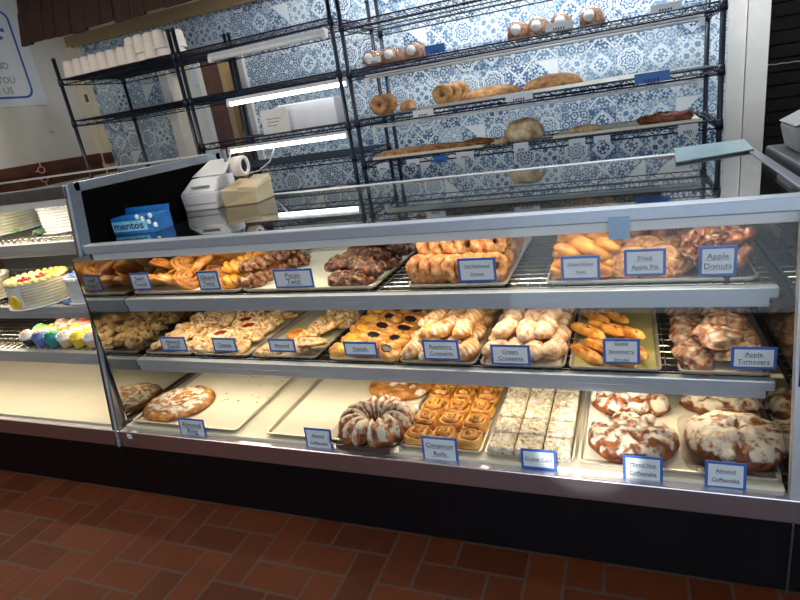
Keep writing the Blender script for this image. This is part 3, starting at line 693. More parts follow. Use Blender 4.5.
for x0, x1, lab in ((-1.42, -.75, 'thin tray under the long flat strudel'), (-.37, .33, 'white tray under flatbread and crisp bread')):
    tag(MB().box(x0, x1, -.16, .2, 0, .004).box(x0, x1, -.165, -.16, 0, .014).build('bread_pan', 'liner', loc=(0, 3.33, bz3)), lab, 'pan')
loaf((425, 158), bz3+.006, 3.27, .32, .035, 1, .28, 'bread', 'flat_strudel', 'long thin brown strudel at left on the bread rack', 'strudel', jit=.006, jf=60)
loaf((478, 148), bz3+.006, 3.33, .10, .035, 1, .5, 'pie', 'flat_strudel', 'short pale end of strudel right of the long strudel', 'strudel')
loaf((525, 139), bz3, 3.3, .1, .115, 1.05, .8, 'torn', 'round_bread', 'big pale crackled bread on the third shelf', 'bread', jit=.022, jf=16, base=.4)
loaf((501, 148), bz3, 3.25, .04, .03, 1, .7, 'torn', 'bread_heel', 'small pale heel beside the crackled bread', 'bread')
loaf((586, 133), bz3+.006, 3.3, .085, .035, 1, .7, 'torn', 'flatbread', 'small flat golden bread beside the big crackled bread', 'bread', base=.5)
loaf((665, 122), bz3+.006, 3.3, .13, .045, 1, .5, 'fritter', 'crisp_bread', 'rough dark brown crisp bread at the right end of bread rack', 'bread', jit=.015, jf=45, base=.6)
# shelf tags
def shelf_tag(px, py, w, h, z, blue, label):
    q = aty(px, py, YF-.014); t = tag(empty('shelf_tag', (q.x, YF-.014, q.z)), label, 'shelf tag')
    MB().box(-w/2, w/2, -.002, 0, -h/2, h/2).build('card', 'blue' if blue else 'card', t, bevel=.0005)
    n_ = MB(); 
    for k in range(5): n_.box(-w*.22+k*w*.09, -w*.22+k*w*.09+w*.05, -.003, -.002, -h*.5+.002, -h*.15)
    n_.build('print_mark', 'ink', t)
    MB().box(-w/2, w/2, 0, .006, h*.2, h*.35).build('clip', 'bwhite', t)
for px, py, w, h, bl, lb in ((374, 60, .08, .03, 0, 'white tag under the first bagged rolls'), (435, 49, .11, .045, 1, 'blue tag right of the left bagged rolls'), (559, 26, .13, .035, 0, 'white tag under the right-hand bagged rolls'), (666, 7, .13, .035, 0, 'white tag on the topmost shelf line near the right post'),
    (423, 113, .12, .036, 0, 'white tag below the left bagels'), (519, 97, .14, .036, 0, 'long white tag below the long flat loaf'), (652, 77, .155, .045, 1, 'large blue tag on the bagel shelf'),
    (383, 167, .08, .034, 0, 'leftmost white tag of the lowest bread shelf'), (413, 162, .08, .034, 0, 'second white tag of the lowest bread shelf'), (440, 159, .08, .038, 1, 'blue tag on the lowest bread shelf'), (465, 155, .1, .034, 0, 'white tag just right of the lowest blue tag'),
    (521, 147, .08, .045, 0, 'white tag below the big crackled bread'), (577, 142, .08, .034, 0, 'white tag below the small flatbread'), (602, 139, .08, .034, 0, 'white tag right of the small flatbread'), (688, 129, .085, .045, 0, 'white tag at the right end below the crisp bread')):
    shelf_tag(px, py, w, h, 0, bl, lb)
# ------------------------------------------------------------------ things on top of the case
GT = 1.1385
mb_ = tag(empty('candy_box', (-1.99, 1.87, GT), (0, 0, .06)), 'blue mentos candy box standing on the glass top', 'candy box')
MB().box(-.12, .12, -.045, .055, 0, .072).build('carton', 'sky', mb_, bevel=.002)
MB().hexa([(-.12, .05, .072), (.12, .05, .072), (.12, .054, .072), (-.12, .054, .072)], [(-.12, .058, .098), (.12, .058, .098), (.12, .062, .098), (-.12, .062, .098)]).build('raised_lid', 'sky', mb_)
MB().box(-.118, .07, -.0465, -.0455, .012, .055).build('pale_band', 'skyl', mb_)
text('mentos', .047, 'ink', mb_, (-.03, -.0475, .034), sx=1.15, font_off=.0008)
bb = MB()
for x, z in ((.055, .06), (.085, .045), (.1, .07), (.03, .07), (.115, .03)): bb.tube([(x, -.0455, z), (x, -.0475, z)], .011, 12)
bb.build('mint_picture', 'bubble', mb_)
# white printer
pr = tag(empty('receipt_printer', (-2.01, 2.38, GT), (0, 0, .1)), 'off-white receipt printer with paper sticking up on glass top', 'printer')
MB().hexa([(-.1, -.1, 0), (.09, -.1, 0), (.09, .12, 0), (-.1, .12, 0)], [(-.115, -.09, .085), (.09, -.09, .085), (.09, .12, .085), (-.115, .12, .085)]).hexa([(-.115, -.09, .085), (.09, -.09, .085), (.09, .12, .085), (-.115, .12, .085)], [(-.07, -.03, .15), (.085, -.03, .15), (.085, .12, .15), (-.07, .12, .15)]).build('body', 'bwhite', pr, bevel=.006)
MB().hexa([(-.1, .02, .155), (.1, .02, .155), (.1, .03, .155), (-.1, .03, .155)], [(-.02, .1, .225), (.11, .1, .225), (.11, .105, .225), (-.02, .105, .225)]).build('paper_feed', 'bwhite', pr)
MB().box(-.105, .088, -.0985, -.092, .028, .032).build('seam', 'grey', pr)
MB().box(-.05, .05, -.08, -.06, .112, .117).build('slot', 'grey', pr)
MB().box(.075, .09, .08, .095, .15, .27).build('stand_tab', 'grey', pr)
tp = tag(empty('label_printer', (-1.805, 2.42, GT), (0, 0, .1)), 'tan boxy label printer beside the white printer', 'printer')
MB().hexa([(-.09, -.10, 0), (.09, -.09, 0), (.09, .10, 0), (-.09, .10, 0)], [(-.09, -.11, .085), (.09, -.08, .065), (.09, .10, .09), (-.09, .10, .115)]).build('body', 'tanp', tp, bevel=.006)
MB().hexa([(0, -.09, .075), (.095, -.08, .065), (.095, .10, .09), (0, .10, .10)], [(.0, -.09, .09), (.09, -.07, .08), (.085, .10, .12), (.0, .10, .125)]).build('hinged_cover', 'tanp', tp, bevel=.004)
pr_ = MB(); vs = []; 
for a in range(20): 
    th = 2*PI*a/20; vs += [(-.05, .02+.05*math.cos(th), .18+.05*math.sin(th)), (.005, .02+.05*math.cos(th), .18+.05*math.sin(th)), (.005, .02+.034*math.cos(th), .18+.034*math.sin(th)), (-.05, .02+.034*math.cos(th), .18+.034*math.sin(th))]
pr_.add(vs, [(4*a+k, 4*((a+1) % 20)+k, 4*((a+1) % 20)+(k+1) % 4, 4*a+(k+1) % 4) for a in range(20) for k in range(4)], None, True).build('paper_roll', 'foam', tp)
MB().tube([(-.045, .02, .18), (-.004, .02, .18)], .034, 16).build('roll_core', 'black', tp)
# film and tape
fq = [atz(676, 163, 1.143), atz(754, 150, 1.143), atz(744, 140, 1.143), atz(674, 149, 1.143)]
a_ = MB().hexa(fq, [v+Vector((0, 0, .004)) for v in fq])
tag(a_.build('film_strip', 'film'), 'pale blue plastic film lying on back corner of the glass top', 'film')
for k, (px, w, y0, y1, lb) in enumerate(((619, .055, 217, 239, 'pale blue tape tab hanging from the top rail'),)):
    a = aty(px, y0, 1.64); b_ = aty(px, y1, 1.64)
    tag(MB().box(a.x-w/2, a.x+w/2, 1.636, 1.640, b_.z, a.z).build('tape_tab', 'tape'), lb, 'tape')
# ------------------------------------------------------------------ trays
def tray(x0, x1, y0, y1, z, liner, label, rim=.016, pan='tray'):
    t = tag(empty('sheet_tray', ((x0+x1)/2, (y0+y1)/2, z)), label, 'tray'); hx, hy = (x1-x0)/2-.003, (y1-y0)/2
    ro = [(a, b_) for a, b_ in rrect(-hx, hx, -hy, hy, .02, 3)]; ri = rrect(-hx+.012, hx-.012, -hy+.012, hy-.012, .016, 3); rb = rrect(-hx+.006, hx-.006, -hy+.006, hy-.006, .016, 3)
    n = len(ro); vs = [(a, b_, rim) for a, b_ in ro]+[(a, b_, rim-.006) for a, b_ in ro]+[(a, b_, 0) for a, b_ in ri]+[(a, b_, .002) for a, b_ in ri]+[(a, b_, rim) for a, b_ in rb]
    fs = []
    for i in range(n):
        j = (i+1) % n
        fs += [(i, j, n+j, n+i), (n+i, n+j, 2*n+j, 2*n+i), (3*n+i, 3*n+j, 4*n+j, 4*n+i), (4*n+i, 4*n+j, j, i)]
    fs += [tuple(range(2*n, 3*n))[::-1], tuple(range(3*n, 4*n))]
    MB().add(vs, fs).build('pan', pan, t)
    if liner: MB().box(-hx+.016, hx-.016, -hy+.016, hy-.016, .0025, .0045).build('liner', liner, t)
    return t
TT = .0055     # height of a liner above the tray bottom
trays = {}
for key, a in dict(
 b1=(-2.07, -1.49, 1.557, 2.2, Z3, 'liner', 'wide cream tray at bottom left holding one flat almond coffeecake'),
 b2=(-1.355, -.785, 1.557, 2.2, Z3, 'liner', 'wide cream bottom tray with the ridged iced ring cake'),
 b3=(-.778, -.474, 1.557, 2.2, Z3, 'liner', 'tray of cinnamon rolls on the bottom deck'),
 b4=(-.468, -.172, 1.557, 2.2, Z3, 'liner', 'tray of powdered crumb cake on the bottom deck'),
 b5=(-.165, .392, 1.557, 2.2, Z3, 'liner', 'wide bottom tray at right with four iced coffeecakes'),
 m1=(-2.08, -1.80, 1.745, 2.4, Z2, 'liner', 'leftmost middle-shelf tray of almond flake danish'),
 m2=(-1.797, -1.492, 1.745, 2.4, Z2, 'liner', 'middle-shelf tray of pastries, second from left'),
 m3=(-1.487, -1.165, 1.745, 2.4, Z2, 'gliner', 'middle-shelf tray with greenish paper and one smooth bun'),
 m4=(-1.11, -.812, 1.738, 2.4, Z2, 'liner', 'middle-shelf tray of oval danishes with dark and yellow fillings'),
 m5=(-.806, -.508, 1.732, 2.4, Z2, 'liner', 'middle-shelf tray of golden filled croissants'),
 m6=(-.499, -.203, 1.728, 2.4, Z2, 'liner', 'middle-shelf tray of sugar-dusted rolls'),
 m7=(-.197, .09, 1.726, 2.4, Z2, 'oliner', 'middle-shelf tray of strudel bars on olive yellow paper'),
 m8=(.13, .378, 1.72, 2.4, Z2, 'liner', 'rightmost middle-shelf tray packed with glazed turnovers'),
 t1=(-2.08, -1.485, 1.785, 2.38, Z1, 'liner', 'top-shelf tray at left with swirl danishes'),
 t2=(-1.48, -.875, 1.785, 2.38, Z1, 'liner', 'top-shelf cream tray with dark nut clusters at its right side'),
 t3=(-.75, -.383, 1.785, 2.38, Z1, None, 'top-shelf tray piled with sugared donuts'),
 t4=(-.262, .345, 1.785, 2.38, Z1, None, 'wide top-shelf tray at right with twists, fried pies and fritters'),
).items(): trays[key] = tray(*a)
# ------------------------------------------------------------------ price signs
def sign(l, r_, top, bot, Y, lines, label, tilt=0):
    a = aty(l, (top+bot)/2, Y); b_ = aty(r_, (top+bot)/2, Y); t_ = aty((l+r_)/2, top, Y); u_ = aty((l+r_)/2, bot, Y)
    w = b_.x-a.x; h = t_.z-u_.z
    s_ = tag(empty('price_sign', ((a.x+b_.x)/2, Y, u_.z), (tilt, 0, 0)), label, 'price sign')
    MB().box(-w/2, w/2, 0, .0025, 0, h).build('blue_backing', 'blue', s_)
    MB().box(-w/2+.008, w/2-.008, -.001, 0, .008, h-.008).build('card', 'card', s_)
    MB().box(-w*.32, w*.32, .003, .007, -.010, h*.3).build('clear_holder', 'clam', s_)
    n_ = len(lines); fs = min(h*.37, w*1.5/max(len(x) for x in lines))
    for k, tx in enumerate(lines):
        zz = h/2+((n_-1)/2-k)*h*.33
        text(tx, fs, 'ink', s_, (0, -.0015, zz))
        ww = min(w*.36, fs*.27*len(tx)); MB().box(-ww, ww, -.002, -.001, zz-fs*.46, zz-fs*.42).build('underline', 'ink', s_)
    return s_
YS1, YS2, YS3 = 1.757, 1.712, 1.535
for a in [(131, 150, 273, 290, ['Swirl', 'Danish'], 'white price sign in front of the swirl danishes, first on top shelf'),
          (198, 219, 271, 290, ['Glazed', 'Twist'], 'small white price sign between swirl danishes and yellow twists'),
          (274, 313, 269, 288, ['Pecan', 'Twist'], 'wide blue-edged sign right of the nut-topped twists'),
          (458, 496, 258, 282, ['Old Fashioned', 'Donuts'], 'sign reading Old Fashioned Donuts'),
          (561, 600, 256, 280, ['Glazed Raised', 'Twist'], 'sign reading Glazed Raised Twist'),
          (624, 666, 249, 276, ['Fried', 'Apple Pie'], 'sign reading Fried Apple Pie'),
          (699, 737, 246, 276, ['Apple', 'Donuts'], 'sign reading Apple Donuts')]:
    sign(a[0], a[1], a[2], a[3], YS1-.022, a[4], a[5])
for a in [(161, 186, 337, 351, ['Almond', 'Danish'], 'small sign before the leftmost middle-shelf tray'),
          (213, 236, 338, 352, ['Cheese'], 'small sign before the second middle-shelf tray'),
          (269, 295, 339, 352, ['Almond'], 'small sign before the tray with greenish paper'),
          (344, 377, 342, 356, ['Danish'], 'sign before the oval danishes'),
          (423, 459, 340, 360, ['Raspberry', 'Croissants'], 'sign before the golden filled croissants'),
          (491, 530, 345, 365, ['Cream', 'Croissants'], 'sign before the sugar-dusted rolls'),
          (603, 640, 339, 364, ['Guava', 'Strawberry', 'Strudel'], 'squarish blue sign on the strudel bars'),
          (731, 777, 347, 369, ['Apple', 'Turnovers'], 'sign reading Apple Turnovers')]:
    sign(a[0], a[1], a[2], a[3], YS2-.012, a[4], a[5])
for a in [(179, 204, 420, 437, ['Almond', 'Ring'], 'sign before the flat coffeecake at bottom left'),
          (305, 331, 430, 450, ['Almond', 'Coffeecake'], 'sign before the wide bottom tray left of the ring cake'),
          (422, 457, 439, 462, ['Cinnamon', 'Rolls'], 'sign before the cinnamon rolls'),
          (521, 556, 451, 469, ['Crumb Cake'], 'sign before the powdered crumb cake'),
          (623, 663, 458, 482, ['Mixed Nut', 'Coffeecake'], 'sign reading Mixed Nut Coffeecake'),
          (705, 747, 464, 489, ['Almond', 'Coffeecake'], 'sign reading Almond Coffeecake')]:
    sign(a[0], a[1], a[2], a[3], YS3+.004, a[4], a[5], -.1)

# ------------------------------------------------------------------ pastries
ORD = ['first', 'second', 'third', 'fourth', 'fifth', 'sixth', 'seventh', 'eighth', 'ninth', 'tenth', 'eleventh', 'twelfth']
ROW = ['front', 'second', 'third', 'fourth', 'fifth', 'sixth']
r = random.Random(11)
def hide(o):   # keep a prototype's first use: moved, never left over
    return o
class Kind:
    """a pastry kind with a few mesh variants; put() uses each variant first, then copies it"""
    def __init__(s, makers, cat, group): s.pr = [None]*len(makers); s.mk = makers; s.n = 0; s.cat = cat; s.group = group
    def put(s, loc, rot, label, v=None, scale=1.0, group=None):
        v = (s.n % len(s.mk)) if v is None else v % len(s.mk); s.n += 1
        if s.pr[v] is None: o = s.pr[v] = s.mk[v]()
        else: o = dup(s.pr[v])
        o.location = loc; o.rotation_euler = rot; o.scale = (scale,)*3
        o['label'] = label; o['category'] = s.cat; o['group'] = group or s.group; return o
def nz(p, s=1.0, seed=0): return noise.noise(Vector((p[0]*s+seed*7.3, p[1]*s-seed, p[2]*s if len(p) > 2 else seed*1.7)))
# --- swirl danishes
def mk_swirl(seed):
    def f():
        tw = 2.6+.2*seed; ph = seed
        top = lambda s, th: .0065*math.cos(2*PI*tw*s-th+ph)*(1-.3*s)
        tn = lambda s, th, z: .75 if math.cos(2*PI*tw*s-th+ph) < -.7 else .1
        return MB().dome(.062, .036, top=top, tone=tn, out=lambda th: 1+.06*math.cos(th-.8), nr=18, ns=40, jit=.003, p=2.4, base=.35).build('swirl_danish', P['danish'])
    return f
sw_ = Kind([mk_swirl(0), mk_swirl(1), mk_swirl(2)], 'danish', 'swirl danishes on the top shelf')
rows = [[(-2.02, .0), (-1.915, .0), (-1.815, .01)], [(-2.03, .11), (-1.925, .1), (-1.82, .11), (-1.72, .1)], [(-2.0, .21), (-1.9, .21), (-1.79, .21)], [(-2.02, .33), (-1.9, .33), (-1.78, .33)]]
for k, rw in enumerate(rows):
    for i, (x, dy) in enumerate(rw):
        lab = f'golden swirl danish lying in the {ROW[k]} row, {ORD[i]} from the left'
        sw_.put((x, 1.85+dy, Z1+TT+.022+r.uniform(0, .008)), (.5+r.uniform(-.25, .15), r.uniform(-.3, .3), r.uniform(0, 6)), lab)
for k, (x, y) in enumerate([(-1.985, 1.91), (-1.875, 1.92), (-1.77, 1.93), (-1.955, 2.03), (-1.84, 2.04), (-1.73, 2.05)]):
    sw_.put((x, y, Z1+TT+.07+r.uniform(0, .012)), (.55+r.uniform(-.2, .2), r.uniform(-.3, .3), r.uniform(0, 6)), f'golden swirl danish on top of the pile, {"front" if k < 3 else "back"} {ORD[k % 3]} from the left')
# --- twists: yellow glazed and nut topped
def mk_twist(Lh, R, rr, seed, mat, name, jit=.0, tone=None, turns=1.6):
    def f():
        m_ = MB()
        for q in (0, PI):
            pts = []; n = 26
            for i in range(n+1):
                t = i/n; a = q+turns*2*PI*t+seed; e = math.sin(PI*min(max(t, .03), .97))**.35
                pts.append((-Lh+2*Lh*t, rr*math.cos(a)*e, rr*math.sin(a)*e+R+rr*.4))
            m_.tube(pts, R, 9, rf=lambda t, th: max(.35, math.sin(PI*min(max(t, .02), .98))**.3), tones=tone)
        if jit:
            for i, v in enumerate(m_.v): m_.v[i] = v+noise.noise_vector(v*55+Vector((seed*3, 0, 0)))*jit
        for i, v in enumerate(m_.v): v.z = max(v.z, .0)
        return m_.build(name, P[mat])
    return f
yt = Kind([mk_twist(.062, .019, .015, s, 'ytwist', 'yellow_twist', .003) for s in (0, 1.3)], 'twist', 'yellow glazed twists on the top shelf')
nt_ = Kind([mk_twist(.062, .021, .014, s, 'fritter', 'pecan_twist', .009, lambda t, th: .42) for s in (0, 1.7)], 'twist', 'pecan topped twists on the top shelf')
for k in range(5):
    for lv in range(2 if k else 1):
        nm = ROW[k] if k < 5 else 'rear'
        up = ', upper layer' if lv else ', bottom layer'
        for i in range(2):
            y = 1.84+.075*k; z = Z1+TT+.048*lv; x = -1.56+.012*k+i*.105-.02*lv
            (yt if i == 0 else nt_).put((x-.015+r.uniform(-.012, .012), y+r.uniform(-.008, .008)-.01*lv, z), (r.uniform(-.1, .1), 0, .25+r.uniform(-.3, .3)), f'{"yellow glazed twist" if i == 0 else "dark pecan topped twist"} in the {nm} row of the twist pile{up}')
for k, (x, y) in enumerate([(-1.73, 2.16), (-1.70, 2.28), (-1.64, 2.22)]): sw_.put((x, y, Z1+TT+.05), (.5, .1, k), f'golden swirl danish behind the yellow twists, {ORD[k]} of three')
# --- dark nut clusters
def mk_cluster(seed):
    return lambda: MB().dome(.066, .05, sx=1.45, sy=.75, out=lambda th: 1+.16*nz((math.cos(th), math.sin(th)), 2, seed), top=lambda s, th: .012*nz((s*math.cos(th)*4, s*math.sin(th)*4), 1.6, seed), tone=lambda s, th, z: .25+.4*nz((s*math.cos(th)*6, s*math.sin(th)*6), 1, seed+5), jit=.009, jf=48, nr=16, ns=44, base=.4).build('nut_cluster', P['dark'])
nc_ = Kind([mk_cluster(0), mk_cluster(1), mk_cluster(2)], 'nut pastry', 'dark nut clusters on the top shelf')
for k, (x, y, z, rz, w) in enumerate([(-1.0, 1.85, 0, .2, 'front one lying on the tray'), (-1.01, 1.93, .0, .1, 'second one lying on the tray'), (-1.04, 1.93, .05, .5, 'big front one of the raised layer'), (-.965, 1.90, .035, -.4, 'small one leaning at the tray edge'),
        (-1.0, 2.03, .05, .1, 'middle one of the raised layer'), (-.97, 2.02, .0, .3, 'third one lying on the tray'), (-1.0, 2.14, .0, .0, 'fourth one lying on the tray'), (-.98, 2.12, .05, .3, 'rear one of the raised layer'), (-.98, 2.06, .095, .0, 'topmost one of the pile'), (-.97, 2.25, .0, .2, 'rearmost one lying on the tray')]):
    nc_.put((x, y, Z1+TT+z), (r.uniform(-.15, .15), r.uniform(-.15, .15), rz), 'dark chocolate nut cluster pastry, '+w, scale=1.0)
# --- sugared donuts standing on edge
dk = Kind([(lambda s=s: donut('sugared_donut', P['sugar'], .031, .0205, .004, s, lambda a, b_: .3+.25*nz((math.cos(a)*3, math.sin(a)*3, b_), 1, s))) for s in (0, 1, 2)], 'donut', 'sugared donuts standing on the top shelf')
for k in range(4):
    n_ = 7
    for i in range(n_):
        x = -.715+i*.046+r.uniform(-.004, .004); y = 1.835+.1*k+r.uniform(-.008, .008)
        dk.put((x+.006, y, Z1+.056+r.uniform(0, .004)), (PI/2-.2+r.uniform(-.1, .1), .0, .5+r.uniform(-.35, .35)), f'sugared brown donut standing on edge in the {ROW[k]} row, {ORD[i]} from the left')
for k in range(3):
    for i in range(6):
        x = -.68+i*.048; y = 1.895+.1*k
        dk.put((x, y, Z1+.122+r.uniform(0, .01)), (PI/2-.5+r.uniform(-.3, .3), r.uniform(-.3, .3), PI/2-.5+r.uniform(-.4, .4)), f'sugared brown donut tipped on top of the donut pile, {ROW[k]} row, {ORD[i]} from the left')
# --- orange glazed twists
gt = Kind([mk_twist(.1, .026, .021, s, 'glaze', 'glazed_twist', .003, turns=1.3) for s in (0, 1.2, 2.5)], 'twist', 'orange glazed twists on the top shelf')
for k in range(5):
    for lv in range(3 if k else 2):
        gt.put((-.148+.012*(k % 2)+.014*lv-.004*k, 1.85+.085*k+.022*lv, Z1+.003+.056*lv), (r.uniform(-.1, .1), 0, r.uniform(-.08, .08)), f'big orange glazed twist in the {ROW[k]} row, {["bottom", "middle", "top"][lv]} layer')
# --- fried pies, donut holes, fritters
def mk_pie(seed):
    def f():
        def out(th):  # half moon
            x, y = math.cos(th), math.sin(th); return (1.0 if y > 0 else 1/(1+1.5*abs(y)))
        return MB().dome(.085, .034, out=out, top=lambda s, th: -.008 if s > .86 else .004*nz((s*math.cos(th)*5, s*math.sin(th)*5), 1, seed), tone=lambda s, th, z: .3+.2*(s > .86)+.5*nz((s*math.cos(th)*6, s*math.sin(th)*6), 1, seed), jit=.007, jf=55, nr=12, ns=40, base=.3).build('fried_pie', P['pie'])
    return f
fp = Kind([mk_pie(0), mk_pie(1)], 'fried pie', 'fried apple pies on the top shelf')
for k, (x, y, z, rx, rz, w) in enumerate([(.0, 1.85, .02, 1.05, -.25, 'front left one leaning back'), (.10, 1.855, .02, 1.0, .3, 'front right one leaning back'), (.045, 1.90, .04, .95, 0, 'middle one behind the front pair'), (.0, 1.95, .03, .9, -.2, 'second row left one'), (.11, 1.95, .03, .9, .2, 'second row right one')]):
    fp.put((x, y, Z1+z), (rx, 0, rz), 'flat brown fried apple pie, '+w)
def mk_ball(seed): return lambda: MB().dome(.036, .066, p=2, base=.45, jit=.006, jf=40, tone=lambda s, th, z: .35*(s < .6), nr=12, ns=26, under=.7).build('round_fritter', P['fritter'])
bl = Kind([mk_ball(0)], 'fritter', 'round dark fritters behind the fried pies')
for k in range(3):
    for i in range(3):
        bl.put((.02+i*.073, 2.02+.08*k, Z1+.004), (0, 0, i+k), f'round dark glazed fritter in the {ROW[k]} row on the tray, {ORD[i]} from the left')
        bl.put((.02+i*.073, 2.0+.08*k, Z1+.064), (.1, .1, i+k*2), f'round dark glazed fritter in the {ROW[k]} row of the upper layer, {ORD[i]} from the left')
def mk_frit(seed): return lambda: MB().dome(.058, .04, out=lambda th: 1+.3*nz((math.cos(th), math.sin(th)), 2.6, seed), top=lambda s, th: .02*nz((s*math.cos(th)*4, s*math.sin(th)*4), 1.4, seed), tone=lambda s, th, z: .3+.5*nz((s*math.cos(th)*5, s*math.sin(th)*5), 1, seed+2), jit=.012, jf=46, nr=16, ns=40, base=.4).build('apple_donut', P['fritter'])
fk = Kind([mk_frit(0), mk_frit(1), mk_frit(2)], 'donut', 'craggy apple donuts on the top shelf')
for k in range(4):
    for i in range(3):
        for lv in range(3 if k else 2):
            if lv == 2 and i == 2 and k == 1: continue
            fk.put((.205+i*.05-.008*lv, 1.845+.085*k+.02*lv, Z1+.035+.05*lv), (.85+r.uniform(-.3, .3), r.uniform(-.4, .4), r.uniform(0, 6)), f'craggy dark apple donut, {ROW[k]} row, {["bottom", "middle", "top"][lv]} layer, {ORD[i]} from the left')
# --- middle shelf: almond flake danish
zz2 = Z2+TT
def mk_flake(seed):
    return lambda: MB().dome(.052, .026, sx=1.2, sy=.85, out=lambda th: 1+.14*nz((math.cos(th), math.sin(th)), 2, seed), top=lambda s, th: (.006*math.cos(s*9+th)) + .004*nz((s*math.cos(th)*7, s*math.sin(th)*7), 1.5, seed), tone=lambda s, th, z: .5+.5*nz((s*math.cos(th)*6, s*math.sin(th)*6), 1, seed+3), jit=.006, jf=60, nr=13, ns=36, base=.4).build('flake_danish', P['flake'])
fd = Kind([mk_flake(i) for i in range(4)], 'danish', 'almond flake danishes on the middle shelf')
def oval(seed, fill, rimtone=.35):
    def f():
        o = MB().dome(.056, .03, sx=1.25, sy=.82, top=lambda s, th: (-.012*max(0, 1-(s/.5)**2) + .004*math.cos(th*7+seed)*s), tone=lambda s, th, z: rimtone+.35*nz((s*math.cos(th)*5, s*math.sin(th)*5), 1, seed), jit=.003, nr=14, ns=40, base=.3).build('filled_danish', P['oval'])
        MB().dome(.027, .011, sx=1.35, sy=.75, jit=.0025, nr=6, ns=20, base=.3).build('filling', P[fill], o, loc=(0, 0, .0175)); return o
    return f
jd = Kind([oval(5, 'jam', .6)], 'danish', 'jam filled danishes on the middle shelf')
for t_, x0, nx in (('leftmost almond danish tray', -2.01, 3), ('second almond danish tray', -1.725, 3)):
    for k in range(6):
        for i in range(nx):
            x = x0+i*.082; y = 1.80+.088*k
            loc = (x+r.uniform(-.008, .008), y+r.uniform(-.008, .008), zz2+r.uniform(.006, .03)); rot = (r.uniform(.1, .4), r.uniform(-.25, .25), r.uniform(0, 6))
            if nx and x0 > -1.8 and (k, i) in ((1, 0), (4, 1), (3, 0), (2, 1)): jd.put(loc, (.2, 0, .6), f'jam filled danish in the {ROW[k]} row of the {t_}')
            else: fd.put(loc, rot, f'almond flake danish in the {ROW[k]} row, {ORD[i]} from the left, {t_}')
for k in range(5):
    for i in range(2 if k != 1 else 1):
        fd.put((-1.275+i*.07+.0*k, 1.80+.088*k, zz2+r.uniform(.006, .035)), (r.uniform(.1, .4), r.uniform(-.3, .3), r.uniform(0, 6)), f'almond flake danish in the {ROW[k]} row, {ORD[i]} from the left, tray with greenish paper')
fd.put((-1.41, 1.79, zz2+.004), (.1, 0, .4), 'flat almond flake danish alone at the front left of the greenish paper')
tag(MB().dome(.058, .046, sx=1.15, sy=.85, jit=.002, nr=12, ns=32, base=.3).build('smooth_bun', P['oval'], loc=(-1.345, 1.93, zz2)), 'smooth golden bun alone behind the sign on greenish paper', 'bun')
# --- oval danishes
ov = {c: Kind([oval(i+1, c, .25+.12*i) for i in range(1)], 'danish', f'{n} filled oval danishes on the middle shelf') for c, n in (('prune', 'dark fruit'), ('custard', 'yellow custard'))}
for k in range(6):
    for i in range(3):
        c = 'custard' if i == 0 else 'prune'; 
        nm_ = 'yellow custard' if c == 'custard' else 'dark fruit'
        ov[c].put((-1.055+i*.094, 1.79+.093*k, zz2+.012+.012*(i % 2)+.002*k), (.32+r.uniform(-.08, .08), r.uniform(-.15, .15), -.25+r.uniform(-.3, .3)), f'oval danish with {nm_} filling, {ROW[k]} row, {ORD[i]} from the left')
# --- croissants
def mk_croi(seed, mat='croi', name='croissant', Lh=.07, R=.036, curve=.03, ridges=9, tone=.3, squash=.85):
    def f():
        n = 30; pts = []
        for i in range(n+1):
            t = i/n*2-1; pts.append((Lh*t, curve*t*t-curve*.4, R*squash))
        m_ = MB().tube(pts, R, 16, rf=lambda t, th: max(.12, (1-abs(2*t-1)**2.4)**.5)*(1+.05*math.cos(ridges*2*PI*t)), tones=lambda t, th: tone+(.2 if mat == 'croi' else .08)*math.cos(ridges*2*PI*t)+(.15 if math.sin(th) > .2 else -.1))
        for i, v in enumerate(m_.v):
            v.z = max(0, R*squash+(v.z-R*squash)*squash); m_.v[i] = v+noise.noise_vector(v*30+Vector((seed*3, 0, 0)))*.004
        return m_.build(name, P[mat])
    return f
cr_ = Kind([mk_croi(i) for i in range(3)], 'croissant', 'golden filled croissants on the middle shelf')
rl = Kind([mk_croi(i, 'powder', 'dusted_roll', .064, .037, .006, 3, .36, .85) for i in range(3)], 'roll', 'sugar dusted rolls on the middle shelf')
def pile(kind, x0, lab, n=4, dx=.068, yaw=1.35):
    for k in range(4):
        for i in range(n):
            kind.put((x0+i*dx+r.uniform(-.006, .006), 1.80+.125*k+r.uniform(-.01, .01), zz2+.003), (.0, r.uniform(-.2, .2), yaw+r.uniform(-.35, .35)), f'{lab} lying on the tray, {ROW[k]} row, {ORD[i]} from the left')
    for k in range(3):
        for i in range(n-1 if k else n-1):
            kind.put((x0+.034+i*dx+r.uniform(-.008, .008), 1.87+.12*k+r.uniform(-.01, .01), zz2+.052), (.1+r.uniform(-.15, .25), r.uniform(-.2, .2), yaw+r.uniform(-.5, .5)), f'{lab} on the upper layer, {ROW[k]} row, {ORD[i]} from the left')
pile(cr_, -.765, 'golden filled croissant')
pile(rl, -.455, 'sugar dusted roll')
